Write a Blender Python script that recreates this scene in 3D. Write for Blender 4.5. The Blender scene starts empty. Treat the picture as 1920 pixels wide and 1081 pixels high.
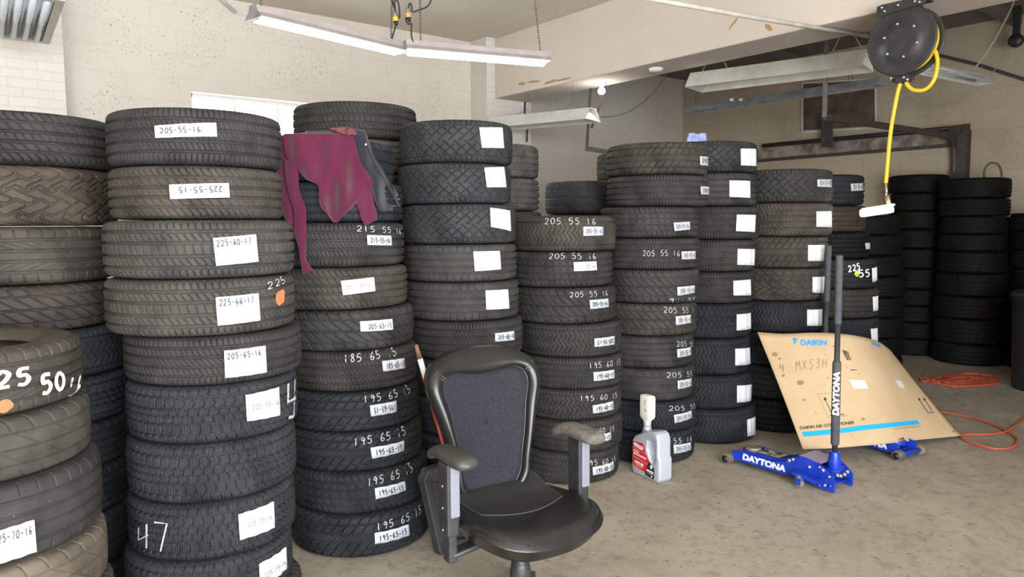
import bpy, bmesh, math, random
import numpy as np
from mathutils import Vector, Matrix
random.seed(7)
C = bpy.context.scene
COL = C.collection
# ------------------------------------------------------------------ camera, world, lights, exposure
FPX = 1404.0
YAW = math.radians(51.67); PIT = math.radians(4.857); ROL = .00618; EYE = 1.5
cp_, sp_ = math.cos(PIT), math.sin(PIT); cr_, sr_ = math.cos(ROL), math.sin(ROL)
FH = Vector((math.cos(YAW), math.sin(YAW), 0)); RH = Vector((math.sin(YAW), -math.cos(YAW), 0))
FW = FH * cp_ + Vector((0, 0, -sp_)); UP0 = FH * sp_ + Vector((0, 0, cp_))
RT = RH * cr_ - UP0 * sr_; UPV = RH * sr_ + UP0 * cr_
cam = bpy.data.cameras.new('camera'); cam.sensor_width = 36.0; cam.lens = FPX / 1920 * 36
cam.clip_start = .05; cam.clip_end = 200
cam_o = bpy.data.objects.new('camera', cam); COL.objects.link(cam_o)
cam_o.matrix_world = Matrix(((RT.x, UPV.x, -FW.x, 0), (RT.y, UPV.y, -FW.y, 0), (RT.z, UPV.z, -FW.z, EYE), (0, 0, 0, 1)))
C.camera = cam_o
C.view_settings.view_transform = 'Standard'; C.view_settings.look = 'None'
C.view_settings.gamma = 1; C.view_settings.use_curve_mapping = False
C.view_settings.exposure = .93
C.cycles.use_denoising = True
C.cycles.max_bounces = 8; C.cycles.diffuse_bounces = 4
world = bpy.data.worlds.new('sky'); C.world = world; world.use_nodes = True
world.node_tree.nodes['Background'].inputs[0].default_value = (.80, .90, 1, 1)
world.node_tree.nodes['Background'].inputs[1].default_value = 2.2

def area(name, loc, direction, sx, sy, power, col):
    l = bpy.data.lights.new(name, 'AREA'); l.shape = 'RECTANGLE'; l.size = sx; l.size_y = sy; l.energy = power; l.color = col
    o = bpy.data.objects.new(name, l); COL.objects.link(o); o.location = loc
    o.rotation_euler = Vector(direction).to_track_quat('-Z', 'Y').to_euler()
    return o
DOOR_X0, DOOR_X1, DOOR_Z, FRONT_Y = -3.2, 2.4, 3.0, -2.6
area('daylight_through_door', ((DOOR_X0 + DOOR_X1) / 2, FRONT_Y - .1, DOOR_Z / 2 + .05), (0, 1, -.06), DOOR_X1 - DOOR_X0, DOOR_Z, 430, (.93, .965, 1))

def ray(px, py):
    return FW + RT * ((px - 960) / FPX) + UPV * ((540.5 - py) / FPX)
def at(px, py, X=None, Y=None, Z=None, D=None):
    r = ray(px, py)
    if X is not None: t = X / r.x
    elif Y is not None: t = Y / r.y
    elif Z is not None: t = (Z - EYE) / r.z
    else: t = D / math.hypot(r.x, r.y)
    return Vector((0, 0, EYE)) + r * t
def azi(px, py):
    r = ray(px, py); return math.atan2(r.dot(RH), r.dot(FH))
def polar(az, D, z=0.0):
    return FH * (math.cos(az) * D) + RH * (math.sin(az) * D) + Vector((0, 0, z))

# ------------------------------------------------------------------ materials
MATS = {}
class N:
    """small helper around a material's node tree"""
    def __init__(s, name, base=(.5, .5, .5), rough=.6, metal=0., spec=.5, emit=None, es=0.):
        s.m = bpy.data.materials.new(name); s.m.use_nodes = True; s.t = s.m.node_tree
        s.b = s.t.nodes['Principled BSDF']
        s.b.inputs['Base Color'].default_value = (*base, 1); s.b.inputs['Roughness'].default_value = rough
        s.b.inputs['Metallic'].default_value = metal; s.b.inputs['Specular IOR Level'].default_value = spec
        if emit: s.b.inputs['Emission Color'].default_value = (*emit, 1); s.b.inputs['Emission Strength'].default_value = es
        MATS[name] = s.m
    def n(s, typ, **kw):
        nd = s.t.nodes.new(typ)
        for k, v in kw.items():
            if k in nd.inputs: nd.inputs[k].default_value = v
            else: setattr(nd, k, v)
        return nd
    def l(s, a, b): s.t.links.new(a, b)
    def coord(s, kind='Object', scale=(1, 1, 1), rot=(0, 0, 0)):
        tc = s.n('ShaderNodeTexCoord'); mp = s.n('ShaderNodeMapping'); mp.inputs['Scale'].default_value = scale; mp.inputs['Rotation'].default_value = rot
        s.l(tc.outputs[kind], mp.inputs[0]); return mp.outputs[0]
    def noise(s, co, scale, detail=4, rough=.55):
        nd = s.n('ShaderNodeTexNoise'); nd.inputs['Scale'].default_value = scale; nd.inputs['Detail'].default_value = detail; nd.inputs['Roughness'].default_value = rough
        s.l(co, nd.inputs['Vector']); return nd.outputs['Fac']
    def ramp(s, f, stops):
        nd = s.n('ShaderNodeValToRGB'); e = nd.color_ramp.elements
        e[0].position, e[0].color = stops[0][0], (*stops[0][1], 1); e[1].position, e[1].color = stops[1][0], (*stops[1][1], 1)
        for p, c in stops[2:]:
            q = e.new(p); q.color = (*c, 1)
        s.l(f, nd.inputs[0]); return nd.outputs[0]
    def mix(s, f, a, b, mode='MIX'):
        nd = s.n('ShaderNodeMix', data_type='RGBA', blend_type=mode)
        for v, i in ((f, 0), (a, 6), (b, 7)):
            if isinstance(v, (int, float)): nd.inputs[i].default_value = v
            elif isinstance(v, tuple): nd.inputs[i].default_value = (*v, 1)
            else: s.l(v, nd.inputs[i])
        return nd.outputs[2]
    def bump(s, h, strength=.3, dist=.01):
        nd = s.n('ShaderNodeBump'); nd.inputs['Strength'].default_value = strength; nd.inputs['Distance'].default_value = dist
        s.l(h, nd.inputs['Height']); s.l(nd.outputs[0], s.b.inputs['Normal'])
    def base(s, o): s.l(o, s.b.inputs['Base Color'])
def plain(name, base, rough=.5, metal=0., spec=.5, **k): return N(name, base, rough, metal, spec, **k).m

def wear(name, a, b, rough=.5, metal=0., scale=12, lo=.35, hi=.65, bump=0., spec=.5):
    s = N(name, a, rough, metal, spec); co = s.coord()
    f = s.noise(co, scale, 6); s.base(s.ramp(f, [(lo, a), (hi, b)]))
    if bump: s.bump(s.noise(co, scale * 6, 4), bump, .003)
    return s.m

# rubber: tint from the object's colour, grey dust and mottling in the rubber itself
s = N('rubber', (.03, .03, .03), .66, 0, .17)
co = s.coord(); oi = s.n('ShaderNodeObjectInfo')
f = s.noise(co, 7, 8, .62); g = s.noise(co, 46, 4)
d = s.ramp(f, [(.3, (.5, .5, .5)), (.7, (1.3, 1.28, 1.25))])
c1 = s.mix(1.0, oi.outputs['Color'], d, 'MULTIPLY')
v = s.n('ShaderNodeTexVoronoi'); v.inputs['Scale'].default_value = 34; s.l(co, v.inputs['Vector'])
sp = s.ramp(v.outputs['Distance'], [(.045, (1, 1, 1)), (.06, (0, 0, 0))])
c2 = s.mix(sp, c1, s.mix(.35, c1, (.45, .43, .38)))
s.base(c2); s.bump(g, .12, .003); RUB = s.m
s = N('rubber_sidewall', (.03, .03, .03), .6, 0, .25)
co = s.coord(); oi = s.n('ShaderNodeObjectInfo')
s.base(s.mix(1.0, oi.outputs['Color'], s.ramp(s.noise(co, 9, 6), [(.3, (.6, .6, .6)), (.72, (1.3, 1.28, 1.2))]), 'MULTIPLY'))
s.bump(s.noise(co, 30, 3), .1, .003); SIDE = s.m
def paper(name, c):
    s = N(name, c, .85); co = s.coord()
    s.base(s.ramp(s.noise(co, 25, 3), [(.3, tuple(x * .95 for x in c)), (.7, c)])); return s.m
PAPER = paper('white_paper', (.72, .73, .74)); PAPERG = paper('grey_white_paper', (.46, .48, .52))
PAPERY = paper('yellowed_paper', (.80, .78, .62))
INK = plain('pen_ink', (.05, .05, .06), .7); INKL = plain('faint_pen_ink', (.18, .18, .19), .7)
CHALK = wear('chalk', (.50, .51, .50), (.20, .20, .20), .95, scale=110, lo=.4, hi=.7)
PAINTW = wear('white_paint', (.80, .82, .80), (.5, .52, .5), .7, scale=60, lo=.45, hi=.75)
ORANGE = wear('orange_spray_paint', (.72, .16, .05), (.42, .12, .06), .8, scale=40)
LIME = wear('lime_crayon', (.55, .75, .04), (.3, .4, .05), .8, scale=40)
BLACKP = wear('black_plastic', (.018, .018, .02), (.035, .035, .037), .45, scale=20, bump=.05)
STEEL = plain('bright_steel', (.62, .62, .62), .28, .9)
ZINC = wear('dull_steel', (.30, .30, .31), (.18, .17, .16), .5, .7, scale=18)

# painted block wall: joints in the mortar grid, pitted faces
def blockwall(name, col, bw, bh, axis, mort=.012, dirt=(.55, .5, .42), strength=.5, pits=True, amount=.25):
    s = N(name, col, .8, 0, .3)
    co = s.coord('Object', (1, 1, 1), (math.pi / 2, 0, 0) if axis == 'x' else (math.pi / 2, 0, math.pi / 2))
    tc = s.n('ShaderNodeTexCoord'); sx = s.n('ShaderNodeSeparateXYZ'); s.l(tc.outputs['Object'], sx.inputs[0])
    cx = s.n('ShaderNodeCombineXYZ'); s.l(sx.outputs[0 if axis == 'x' else 1], cx.inputs[0]); s.l(sx.outputs[2], cx.inputs[1])
    br = s.n('ShaderNodeTexBrick'); br.inputs['Scale'].default_value = 1; br.inputs['Brick Width'].default_value = bw; br.inputs['Row Height'].default_value = bh
    br.inputs['Mortar Size'].default_value = mort / 2; br.inputs['Mortar Smooth'].default_value = .5; br.inputs['Bias'].default_value = 0
    br.inputs['Color1'].default_value = (1, 1, 1, 1); br.inputs['Color2'].default_value = (.965, .965, .965, 1); br.inputs['Mortar'].default_value = (.94, .935, .925, 1)
    s.l(cx.outputs[0], br.inputs['Vector'])
    f = s.noise(tc.outputs['Object'], 1.1, 6, .6); f2 = s.noise(tc.outputs['Object'], 60, 3, .7)
    c = s.mix(1.0, br.outputs['Color'], col, 'MULTIPLY')
    c = s.mix(s.ramp(f, [(.5, (0, 0, 0)), (.8, (amount,) * 3)]), c, tuple(a * b for a, b in zip(col, dirt)))
    if pits:
        pf = s.noise(tc.outputs['Object'], 2.4, 2); p2 = s.noise(tc.outputs['Object'], 75, 2, .5)
        m = s.n('ShaderNodeMath', operation='MULTIPLY'); s.l(s.ramp(p2, [(.30, (1, 1, 1)), (.36, (0, 0, 0))]), m.inputs[0]); s.l(s.ramp(pf, [(.45, (0, 0, 0)), (.6, (1, 1, 1))]), m.inputs[1])
        c = s.mix(m.outputs[0], c, (.22, .19, .15))
    s.base(c)
    h = s.mix(.25, br.outputs['Fac'], f2); inv = s.n('ShaderNodeInvert'); s.l(h, inv.inputs['Color'])
    s.bump(inv.outputs[0], strength, .006)
    return s.m
WALLA = blockwall('painted_block_wall', (.78, .72, .64), .446, .223, 'x', strength=.3)
WALLB = blockwall('tan_block_wall', (.50, .42, .31), .446, .223, 'y', strength=.45, amount=.5)
BRICK = blockwall('white_painted_brick', (.78, .74, .69), .21, .075, 'x', .01, strength=.6, pits=False, amount=.1)
BRICKS = blockwall('white_painted_brick_shaded_side', (.70, .66, .59), .21, .075, 'y', .01, strength=.6, pits=False, amount=.3)  # pilaster side faces: same brick, shade put in as a darker tone
def plaster(name, c, dirt, scale=1.3, amt=.35, bump=.06):
    s = N(name, c, .85, 0, .3); co = s.coord()
    f = s.noise(co, scale, 7, .62)
    s.base(s.mix(s.ramp(f, [(.45, (0, 0, 0)), (.85, (amt,) * 3)]), c, dirt)); s.bump(s.noise(co, 9, 5), bump, .02); return s.m
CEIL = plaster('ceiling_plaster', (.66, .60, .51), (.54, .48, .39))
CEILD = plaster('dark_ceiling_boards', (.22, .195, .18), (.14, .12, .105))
BEAM = plaster('beam_plaster', (.66, .58, .50), (.50, .42, .34), 1.6, .3, .1)
TAN = plaster('bare_plaster_scar', (.45, .28, .12), (.35, .22, .1), 9, .5)
# concrete floor
s = N('concrete_floor', (.3, .27, .22), .78, 0, .35)
co = s.coord('Object')
a = s.noise(co, 1.2, 8, .6); b = s.noise(co, 14, 6, .65); c = s.noise(co, 90, 3, .6)
base = s.ramp(a, [(.32, (.29, .245, .185)), (.68, (.44, .39, .315))])
base = s.mix(s.ramp(b, [(.50, (0, 0, 0)), (.70, (.65, .65, .65))]), base, (.20, .165, .12))
base = s.mix(s.ramp(s.noise(co, 26, 3, .6), [(.66, (0, 0, 0)), (.74, (.5, .5, .5))]), base, (.55, .50, .44))
base = s.mix(s.ramp(s.noise(s.coord('Object', (1, 1, 1), (0, 0, .7)), 34, 2, .5), [(.655, (0, 0, 0)), (.715, (.65, .65, .65))]), base, (.11, .085, .06))
st = s.noise(co, .55, 5, .6); base = s.mix(s.ramp(st, [(.52, (0, 0, 0)), (.75, (.5, .5, .5))]), base, (.17, .14, .11))
s.base(base); s.bump(s.mix(.5, b, c), .35, .006); FLOOR = s.m

# ------------------------------------------------------------------ mesh helpers
def link(name, me, mat=None, parent=None):
    o = bpy.data.objects.new(name, me); COL.objects.link(o)
    if mat is not None and not me.materials:
        for m in (mat if isinstance(mat, (list, tuple)) else [mat]): me.materials.append(m)
    if parent is not None: o.parent = parent
    return o
def tag(o, label=None, cat=None, group=None, kind=None):
    if label: o['label'] = label
    if cat: o['category'] = cat
    if group: o['group'] = group
    if kind: o['kind'] = kind
    return o
def empty(name, loc, rz=0., label=None, cat=None, group=None):
    o = bpy.data.objects.new(name, None); COL.objects.link(o); o.location = loc; o.rotation_euler = (0, 0, rz)
    o.empty_display_size = .1
    return tag(o, label, cat, group)
class B:
    """collects geometry of ONE mesh object"""
    def __init__(s): s.v = []; s.f = []; s.mi = []; s.cur = 0; s.sm = []; s.smooth = True
    def add(s, vs, fs):
        k = len(s.v); s.v += [tuple(x) for x in vs]
        for f in fs: s.f.append(tuple(i + k for i in f)); s.mi.append(s.cur); s.sm.append(s.smooth)
        return s
    def box(s, c, size, M=None):
        hx, hy, hz = (x / 2 for x in size); c = Vector(c)
        vs = [Vector((x, y, z)) for x in (-hx, hx) for y in (-hy, hy) for z in (-hz, hz)]
        if M is not None: vs = [M @ v for v in vs]
        q = s.smooth; s.smooth = False
        s.add([v + c for v in vs], [(0, 1, 3, 2), (4, 6, 7, 5), (0, 4, 5, 1), (2, 3, 7, 6), (0, 2, 6, 4), (1, 5, 7, 3)]); s.smooth = q
        return s
    def bar(s, a, b, w, h, up=(0, 0, 1)):
        a, b = Vector(a), Vector(b); d = (b - a); L = d.length; d.normalize()
        u = Vector(up); x = d.cross(u)
        if x.length < 1e-4: x = d.cross(Vector((1, 0, 0)))
        x.normalize(); z = x.cross(d)
        vs = [p + x * (i * w / 2) + z * (j * h / 2) for p in (a, b) for i in (-1, 1) for j in (-1, 1)]
        q = s.smooth; s.smooth = False
        s.add(vs, [(0, 1, 3, 2), (4, 6, 7, 5), (0, 4, 5, 1), (2, 3, 7, 6), (0, 2, 6, 4), (1, 5, 7, 3)]); s.smooth = q
        return s
    def tube(s, pts, r, n=10, cap=True, closed=False):
        pts = [Vector(p) for p in pts]; m = len(pts)
        rr = r if isinstance(r, (list, tuple)) else [r] * m
        t0 = (pts[1] - pts[0]).normalized(); u = t0.orthogonal().normalized(); vs = []
        for i, p in enumerate(pts):
            if closed: t = pts[(i + 1) % m] - pts[i - 1]
            else: t = pts[min(i + 1, m - 1)] - pts[max(i - 1, 0)]
            t.normalize(); u = (u - t * u.dot(t)); u.normalize(); w = t.cross(u)
            for k in range(n):
                a = 2 * math.pi * k / n; vs.append(p + (u * math.cos(a) + w * math.sin(a)) * rr[i])
        fs = []
        for i in range(m if closed else m - 1):
            j = (i + 1) % m
            for k in range(n): fs.append((i * n + k, i * n + (k + 1) % n, j * n + (k + 1) % n, j * n + k))
        if cap and not closed: fs += [tuple(range(n))[::-1], tuple((m - 1) * n + k for k in range(n))]
        return s.add(vs, fs)
    def cyl(s, a, b, r, n=20, r2=None): return s.tube([a, b], [r, r if r2 is None else r2], n)
    def lathe(s, prof, c=(0, 0, 0), M=None, n=32, closed=False):
        c = Vector(c); vs = []
        for r, z in prof:
            for k in range(n):
                a = 2 * math.pi * k / n; p = Vector((r * math.cos(a), r * math.sin(a), z)); vs.append((M @ p if M is not None else p) + c)
        m = len(prof); fs = []
        for i in range(m if closed else m - 1):
            j = (i + 1) % m
            for k in range(n): fs.append((i * n + k, i * n + (k + 1) % n, j * n + (k + 1) % n, j * n + k))
        return s.add(vs, fs)
    def prism(s, poly, h0, h1, fn):
        """poly in (a,b); fn(a,b,h)->point"""
        n = len(poly); vs = [fn(a, b, h0) for a, b in poly] + [fn(a, b, h1) for a, b in poly]
        fs = [tuple(range(n))[::-1], tuple(range(n, 2 * n))] + [(i, (i + 1) % n, n + (i + 1) % n, n + i) for i in range(n)]
        q = s.smooth; s.smooth = False; s.add(vs, fs); s.smooth = q; return s
    def grid(s, P, closed_u=False):
        """P[i][j] points"""
        m, n = len(P), len(P[0]); vs = [p for r in P for p in r]
        fs = [(i * n + j, i * n + (j + 1) % n, ((i + 1) % m) * n + (j + 1) % n, ((i + 1) % m) * n + j)
              for i in range(m if False else m - 1) for j in range(n if closed_u else n - 1)]
        return s.add(vs, fs)
    def build(s, name, mat, parent=None, loc=None, bevel=0., subsurf=0, solid=0., fixn=True, bseg=2, offset=-1.):
        me = bpy.data.meshes.new(name); me.from_pydata([tuple(v) for v in s.v], [], s.f)
        me.polygons.foreach_set('use_smooth', s.sm); me.polygons.foreach_set('material_index', s.mi)
        if fixn:
            bm = bmesh.new(); bm.from_mesh(me); bmesh.ops.recalc_face_normals(bm, faces=bm.faces); bm.to_mesh(me); bm.free()
        me.update(); o = link(name, me, mat, parent)
        if loc is not None: o.location = loc
        if solid: md = o.modifiers.new('solid', 'SOLIDIFY'); md.thickness = solid; md.offset = offset
        if bevel: md = o.modifiers.new('bevel', 'BEVEL'); md.width = bevel; md.segments = bseg; md.limit_method = 'ANGLE'; md.angle_limit = .6
        if subsurf: md = o.modifiers.new('sub', 'SUBSURF'); md.levels = md.render_levels = subsurf
        return o
def copy_tree(o, parent=None):
    c = o.copy(); COL.objects.link(c); c.parent = parent
    for ch in list(o.children): copy_tree(ch, c)
    return c
def rz(a): return Matrix.Rotation(a, 3, 'Z')
def catmull(pts, k=8):
    P = [Vector(p) for p in pts]; P = [P[0] * 2 - P[1]] + P + [P[-1] * 2 - P[-2]]; out = []
    for i in range(1, len(P) - 2):
        for j in range(k):
            t = j / k; a, b, c, d = P[i - 1:i + 3]
            out.append(.5 * ((2 * b) + (c - a) * t + (2 * a - 5 * b + 4 * c - d) * t * t + (3 * b - a - 3 * c + d) * t ** 3))
    return out + [P[-2]]
# printed lettering: outline of the built-in font as a flat triangulated list in a unit box
_TX = {}
def text_tris(txt, bold=.0, shear=0., align='LEFT'):
    key = (txt, bold, shear)
    if key not in _TX:
        cu = bpy.data.curves.new('t', 'FONT'); cu.body = txt; cu.size = 1; cu.offset = bold; cu.shear = shear; cu.resolution_u = 3
        ob = bpy.data.objects.new('t', cu); COL.objects.link(ob); bpy.context.view_layer.update()
        me = bpy.data.meshes.new_from_object(ob.evaluated_get(bpy.context.evaluated_depsgraph_get()))
        vs = np.array([v.co[:2] for v in me.vertices]); fs = [tuple(p.vertices) for p in me.polygons]
        bpy.data.objects.remove(ob); bpy.data.curves.remove(cu); bpy.data.meshes.remove(me)
        lo, hi = vs.min(0), vs.max(0); vs = (vs - lo) / (hi - lo)
        _TX[key] = (vs, fs, (hi - lo)[0] / (hi - lo)[1])
    return _TX[key]
def text_on(b, txt, fn, bold=.0, shear=0.):
    """fn(u,v)->3D point, u,v in 0..1 of the text's own box"""
    vs, fs, _ = text_tris(txt, bold, shear); q = b.smooth; b.smooth = False
    b.add([fn(u, v) for u, v in vs], fs); b.smooth = q
# handwriting: strokes in a 1 x 1.5 cell
SF = {'0': [[(.5, 1.45), (.15, 1.1), (.1, .5), (.45, .05), (.85, .4), (.88, 1.05), (.5, 1.45)]],
 '1': [[(.45, 1.4), (.5, .05)]], '2': [[(.12, 1.15), (.45, 1.45), (.85, 1.15), (.6, .6), (.1, .1), (.9, .12)]],
 '3': [[(.15, 1.3), (.6, 1.42), (.75, 1.1), (.4, .8), (.85, .5), (.6, .1), (.12, .15)]],
 '4': [[(.2, 1.4), (.15, .7), (.85, .75)], [(.75, 1.4), (.7, .05)]],
 '5': [[(.85, 1.42), (.25, 1.4), (.2, .85), (.6, .9), (.85, .5), (.55, .08), (.12, .15)]],
 '6': [[(.75, 1.42), (.3, 1.0), (.15, .4), (.5, .05), (.85, .35), (.6, .65), (.2, .5)]],
 '7': [[(.1, 1.4), (.88, 1.38), (.45, .05)]],
 '8': [[(.8, 1.2), (.5, 1.45), (.2, 1.15), (.8, .45), (.5, .05), (.18, .4), (.8, 1.2)]],
 '9': [[(.8, 1.1), (.45, 1.42), (.2, 1.05), (.5, .8), (.8, 1.1), (.65, .05)]],
 '-': [[(.15, .7), (.85, .75)]], '/': [[(.8, 1.5), (.2, 0)]], ' ': [],
 'M': [[(.08, .05), (.15, 1.4), (.5, .7), (.85, 1.4), (.95, .05)]], 'X': [[(.1, 1.4), (.9, .05)], [(.9, 1.4), (.1, .05)]],
 'S': [[(.85, 1.3), (.4, 1.42), (.15, 1.1), (.8, .5), (.5, .08), (.1, .2)]], 'H': [[(.15, 1.4), (.15, .05)], [(.85, 1.4), (.85, .05)], [(.15, .72), (.85, .72)]],
 'L': [[(.9, 1.4), (.12, 1.38), (.15, .2), (.9, .1)]], 'F': [[(.95, .95), (.1, 1.0), (.05, .05)]],
 'Y': [[(.15, 1.5), (.1, .75), (.9, .7)], [(.85, 1.45), (.8, .0)], [(.8, .0), (.2, .1)]]}
def write_on(b, txt, fn, w=.09, jitter=.04):
    """fn(u,v)->(point, unit normal not needed); ribbons; u over the whole text"""
    n = len(txt); q = b.smooth; b.smooth = False
    for i, ch in enumerate(txt):
        jx, jy = random.uniform(-jitter, jitter), random.uniform(-jitter, jitter)
        for st in SF.get(ch, []):
            P = [((i + .12 + .74 * x + jx) / n, (y / 1.5) * .94 + jy) for x, y in st]
            if len(P) > 3:
                Q = catmull([(a, c, 0) for a, c in P], 4); P = [(p.x, p.y) for p in Q]
            asp = n * .667; vs = []                     # keep the stroke width even in the stretched cell
            for k, (a, c) in enumerate(P):
                p0 = P[max(k - 1, 0)]; p1 = P[min(k + 1, len(P) - 1)]
                dx, dy = (p1[0] - p0[0]) * asp, p1[1] - p0[1]; L = math.hypot(dx, dy) or 1
                nx, ny = -dy / L * w / 2 / asp, dx / L * w / 2
                vs += [fn(a + nx, c + ny), fn(a - nx, c - ny)]
            b.add(vs, [(2 * k, 2 * k + 1, 2 * k + 3, 2 * k + 2) for k in range(len(P) - 1)])
    b.smooth = q
# ------------------------------------------------------------------ the room
YA, XB, ZC = 7.595, 9.40, 3.706
def slab(name, c, size, mat, label=None, kind='structure'):
    b = B(); b.box((0, 0, 0), size); o = b.build(name, mat, None, c); o['kind'] = kind; return o
fl = slab('floor', (3.0, 2.4, -.05), (13.6, 13.6, .1), FLOOR)
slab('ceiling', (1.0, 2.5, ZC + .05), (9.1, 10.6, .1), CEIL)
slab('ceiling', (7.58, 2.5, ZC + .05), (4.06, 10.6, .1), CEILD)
# window wall with a real opening
WX0, WX1, WZ0, WZ1 = 2.12, 4.34, 2.22, 2.784
b = B()
for x0, x1, z0, z1 in ((-3.4, WX0, 0, ZC), (WX1, XB + .2, 0, ZC), (WX0, WX1, 0, WZ0), (WX0, WX1, WZ1, ZC)):
    b.box(((x0 + x1) / 2, YA + .1, (z0 + z1) / 2), (x1 - x0, .2, z1 - z0))
b.build('wall_back', WALLA)['kind'] = 'structure'
b = B(); t = .035; y = YA + .13
b.box(((WX0 + WX1) / 2, y, WZ1 - t / 2), (WX1 - WX0, .05, t)); b.box(((WX0 + WX1) / 2, y, WZ0 + t / 2), (WX1 - WX0, .05, t))
for x in (WX0 + t / 2, WX1 - t / 2): b.box((x, y, (WZ0 + WZ1) / 2), (t, .05, WZ1 - WZ0))
for k in range(1, 5):
    x = WX0 + (WX1 - WX0) * k / 5; b.box((x, y, (WZ0 + WZ1) / 2), (.018, .03, WZ1 - WZ0))
b.box(((WX0 + WX1) / 2, y, WZ0 + .20), (WX1 - WX0, .03, .018))
wn = b.build('window_1', plain('white_window_frame', (.75, .74, .72), .5)); wn['kind'] = 'structure'
b = B(); b.box(((WX0 + WX1) / 2, YA + .14, (WZ0 + WZ1) / 2), (WX1 - WX0 - .04, .006, WZ1 - WZ0 - .04))
gm = N('frosted_glass', (.92, .94, .95), .35); gm.b.inputs['Transmission Weight'].default_value = 1; gm.b.inputs['IOR'].default_value = 1.45
b.build('window_pane', gm.m, wn)
area('daylight_at_window', ((WX0 + WX1) / 2, YA + .32, (WZ0 + WZ1) / 2 + .05), (0, -1, -.1), WX1 - WX0 + .2, .8, 55, (.9, .95, 1))
slab('wall_right', (XB + .1, 2.5, ZC / 2), (.2, 10.6, ZC), WALLB)
slab('wall_left', (-3.5, 2.5, ZC / 2), (.2, 10.6, ZC), WALLA)
b = B()
for x0, x1, z0, z1 in ((-3.4, DOOR_X0, 0, ZC), (DOOR_X1, XB, 0, ZC), (DOOR_X0, DOOR_X1, DOOR_Z, ZC)):
    b.box(((x0 + x1) / 2, FRONT_Y + .1, (z0 + z1) / 2), (x1 - x0, .2, z1 - z0))
b.build('wall_front', WALLA)['kind'] = 'structure'
# pilasters on the window wall
px_ = at(119, 100, Y=YA - .33).x
b = B(); b.box((px_ - .6, YA - .165, ZC / 2), (1.2, .33, ZC)); b.build('trim_1', BRICK)['kind'] = 'structure'
b = B(); b.box((5.38 + .34, YA - .165, ZC / 2), (.68, .33, ZC))
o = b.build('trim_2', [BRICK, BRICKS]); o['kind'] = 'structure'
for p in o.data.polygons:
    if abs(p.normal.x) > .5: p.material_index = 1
# the deep plastered beam
BX0, BX1, BZ = 5.50, 5.99, 3.004
b = B(); b.box(((BX0 + BX1) / 2, (YA - .33 - 2.5) / 2, (BZ + ZC) / 2), (BX1 - BX0, YA - .33 + 2.5, ZC - BZ)); bm_ = b.build('trim_3', BEAM, bevel=.012); bm_['kind'] = 'structure'
for i, (x0, y0, x1, y1, ww) in enumerate(((972, 158, 985, 156, 5), (988, 154, 1012, 152, 4), (1021, 157, 1042, 150, 5), (1040, 152, 1070, 146, 4), (1366, 55, 1384, 33, 3), (1435, 46, 1447, 57, 9))):
    b = B(); n = 9; ring = []
    for k in range(n + 1):
        u = k / n; w_ = ww * (.6 + .5 * random.random()) * (.4 + math.sin(math.pi * min(max(u, .12), .88)))
        ring.append((x0 + (x1 - x0) * u, y0 + (y1 - y0) * u, w_ / 2))
    L_, R_ = [], []
    for x, y, w_ in ring:
        dx, dy = x1 - x0, y1 - y0; l_ = math.hypot(dx, dy)
        L_.append(at(x - dy / l_ * w_, y + dx / l_ * w_, X=BX0 - .002)); R_.append(at(x + dy / l_ * w_, y - dx / l_ * w_, X=BX0 - .002))
    b.add(L_ + R_, [(k, k + 1, n + 2 + k, n + 1 + k) for k in range(n)])
    b.build('plaster_scar', TAN, bm_, fixn=False)
# shallow joists across the far bay
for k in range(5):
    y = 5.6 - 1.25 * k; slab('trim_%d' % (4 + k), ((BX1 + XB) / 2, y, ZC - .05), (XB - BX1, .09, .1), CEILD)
# ------------------------------------------------------------------ tires
R0, W0 = .33, .2
PROF = [(.0, .3300), (.030, .3298), (.055, .3288), (.074, .3268), (.084, .3235), (.0905, .318), (.0945, .311), (.0970, .303)]
SIDEP = [(.0970, .303), (.0985, .294), (.0998, .282), (.1000, .268), (.0985, .252), (.0955, .243), (.0940, .240), (.0890, .232), (.0850, .226), (.083, .2235),
         (.0790, .214), (.0730, .208), (.0670, .207), (.0630, .211), (.0650, .232), (.0760, .262), (.0800, .285), (.0700, .303), (.0400, .314), (.0, .317)]
def prof_r(z):                      # outer radius of the base tire at height z from its middle
    z = abs(z)
    for (z0, r0), (z1, r1) in zip(PROF, PROF[1:]):
        if z <= z1: return r0 + (r1 - r0) * (z - z0) / (z1 - z0)
    return PROF[-1][1]
def tri(x): return np.abs((x % 1) * 2 - 1)
def band(x, w, s=.12):              # 1 inside a repeating slot of width w (fraction of the pitch)
    d = np.abs(((x + .5) % 1) - .5); return np.clip((w / 2 - d) / (s * w) + .5, 0, 1)
def circ(V, c, w): return np.clip((w - np.abs(V - c)) / .012 + .5, 0, 1)
def rng(V, a, b): return ((V >= a) & (V < b)).astype(float)
def ribs(U, V, grooves, gw, slots, depth=1.):
    h = np.zeros_like(U)
    for g in grooves: h = np.maximum(h, circ(V, g, gw))
    for (a, b, n, slant, w, dp) in slots:
        t = (V - a) / (b - a); h = np.maximum(h, rng(V, a, b) * band(U * n + slant * t + .37 * a, w) * dp)
    return h * depth
def T_touring(U, V):
    return ribs(U, V, (-.52, -.18, .18, .52), .044, [(.52, 1.0, 104, .15, .2, .8), (-1, -.52, 104, -.15, .2, .8), (.18, .52, 104, .9, .2, .6), (-.52, -.18, 104, .9, .2, .6), (-.18, .18, 104, 1.6, .2, .55)])
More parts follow.
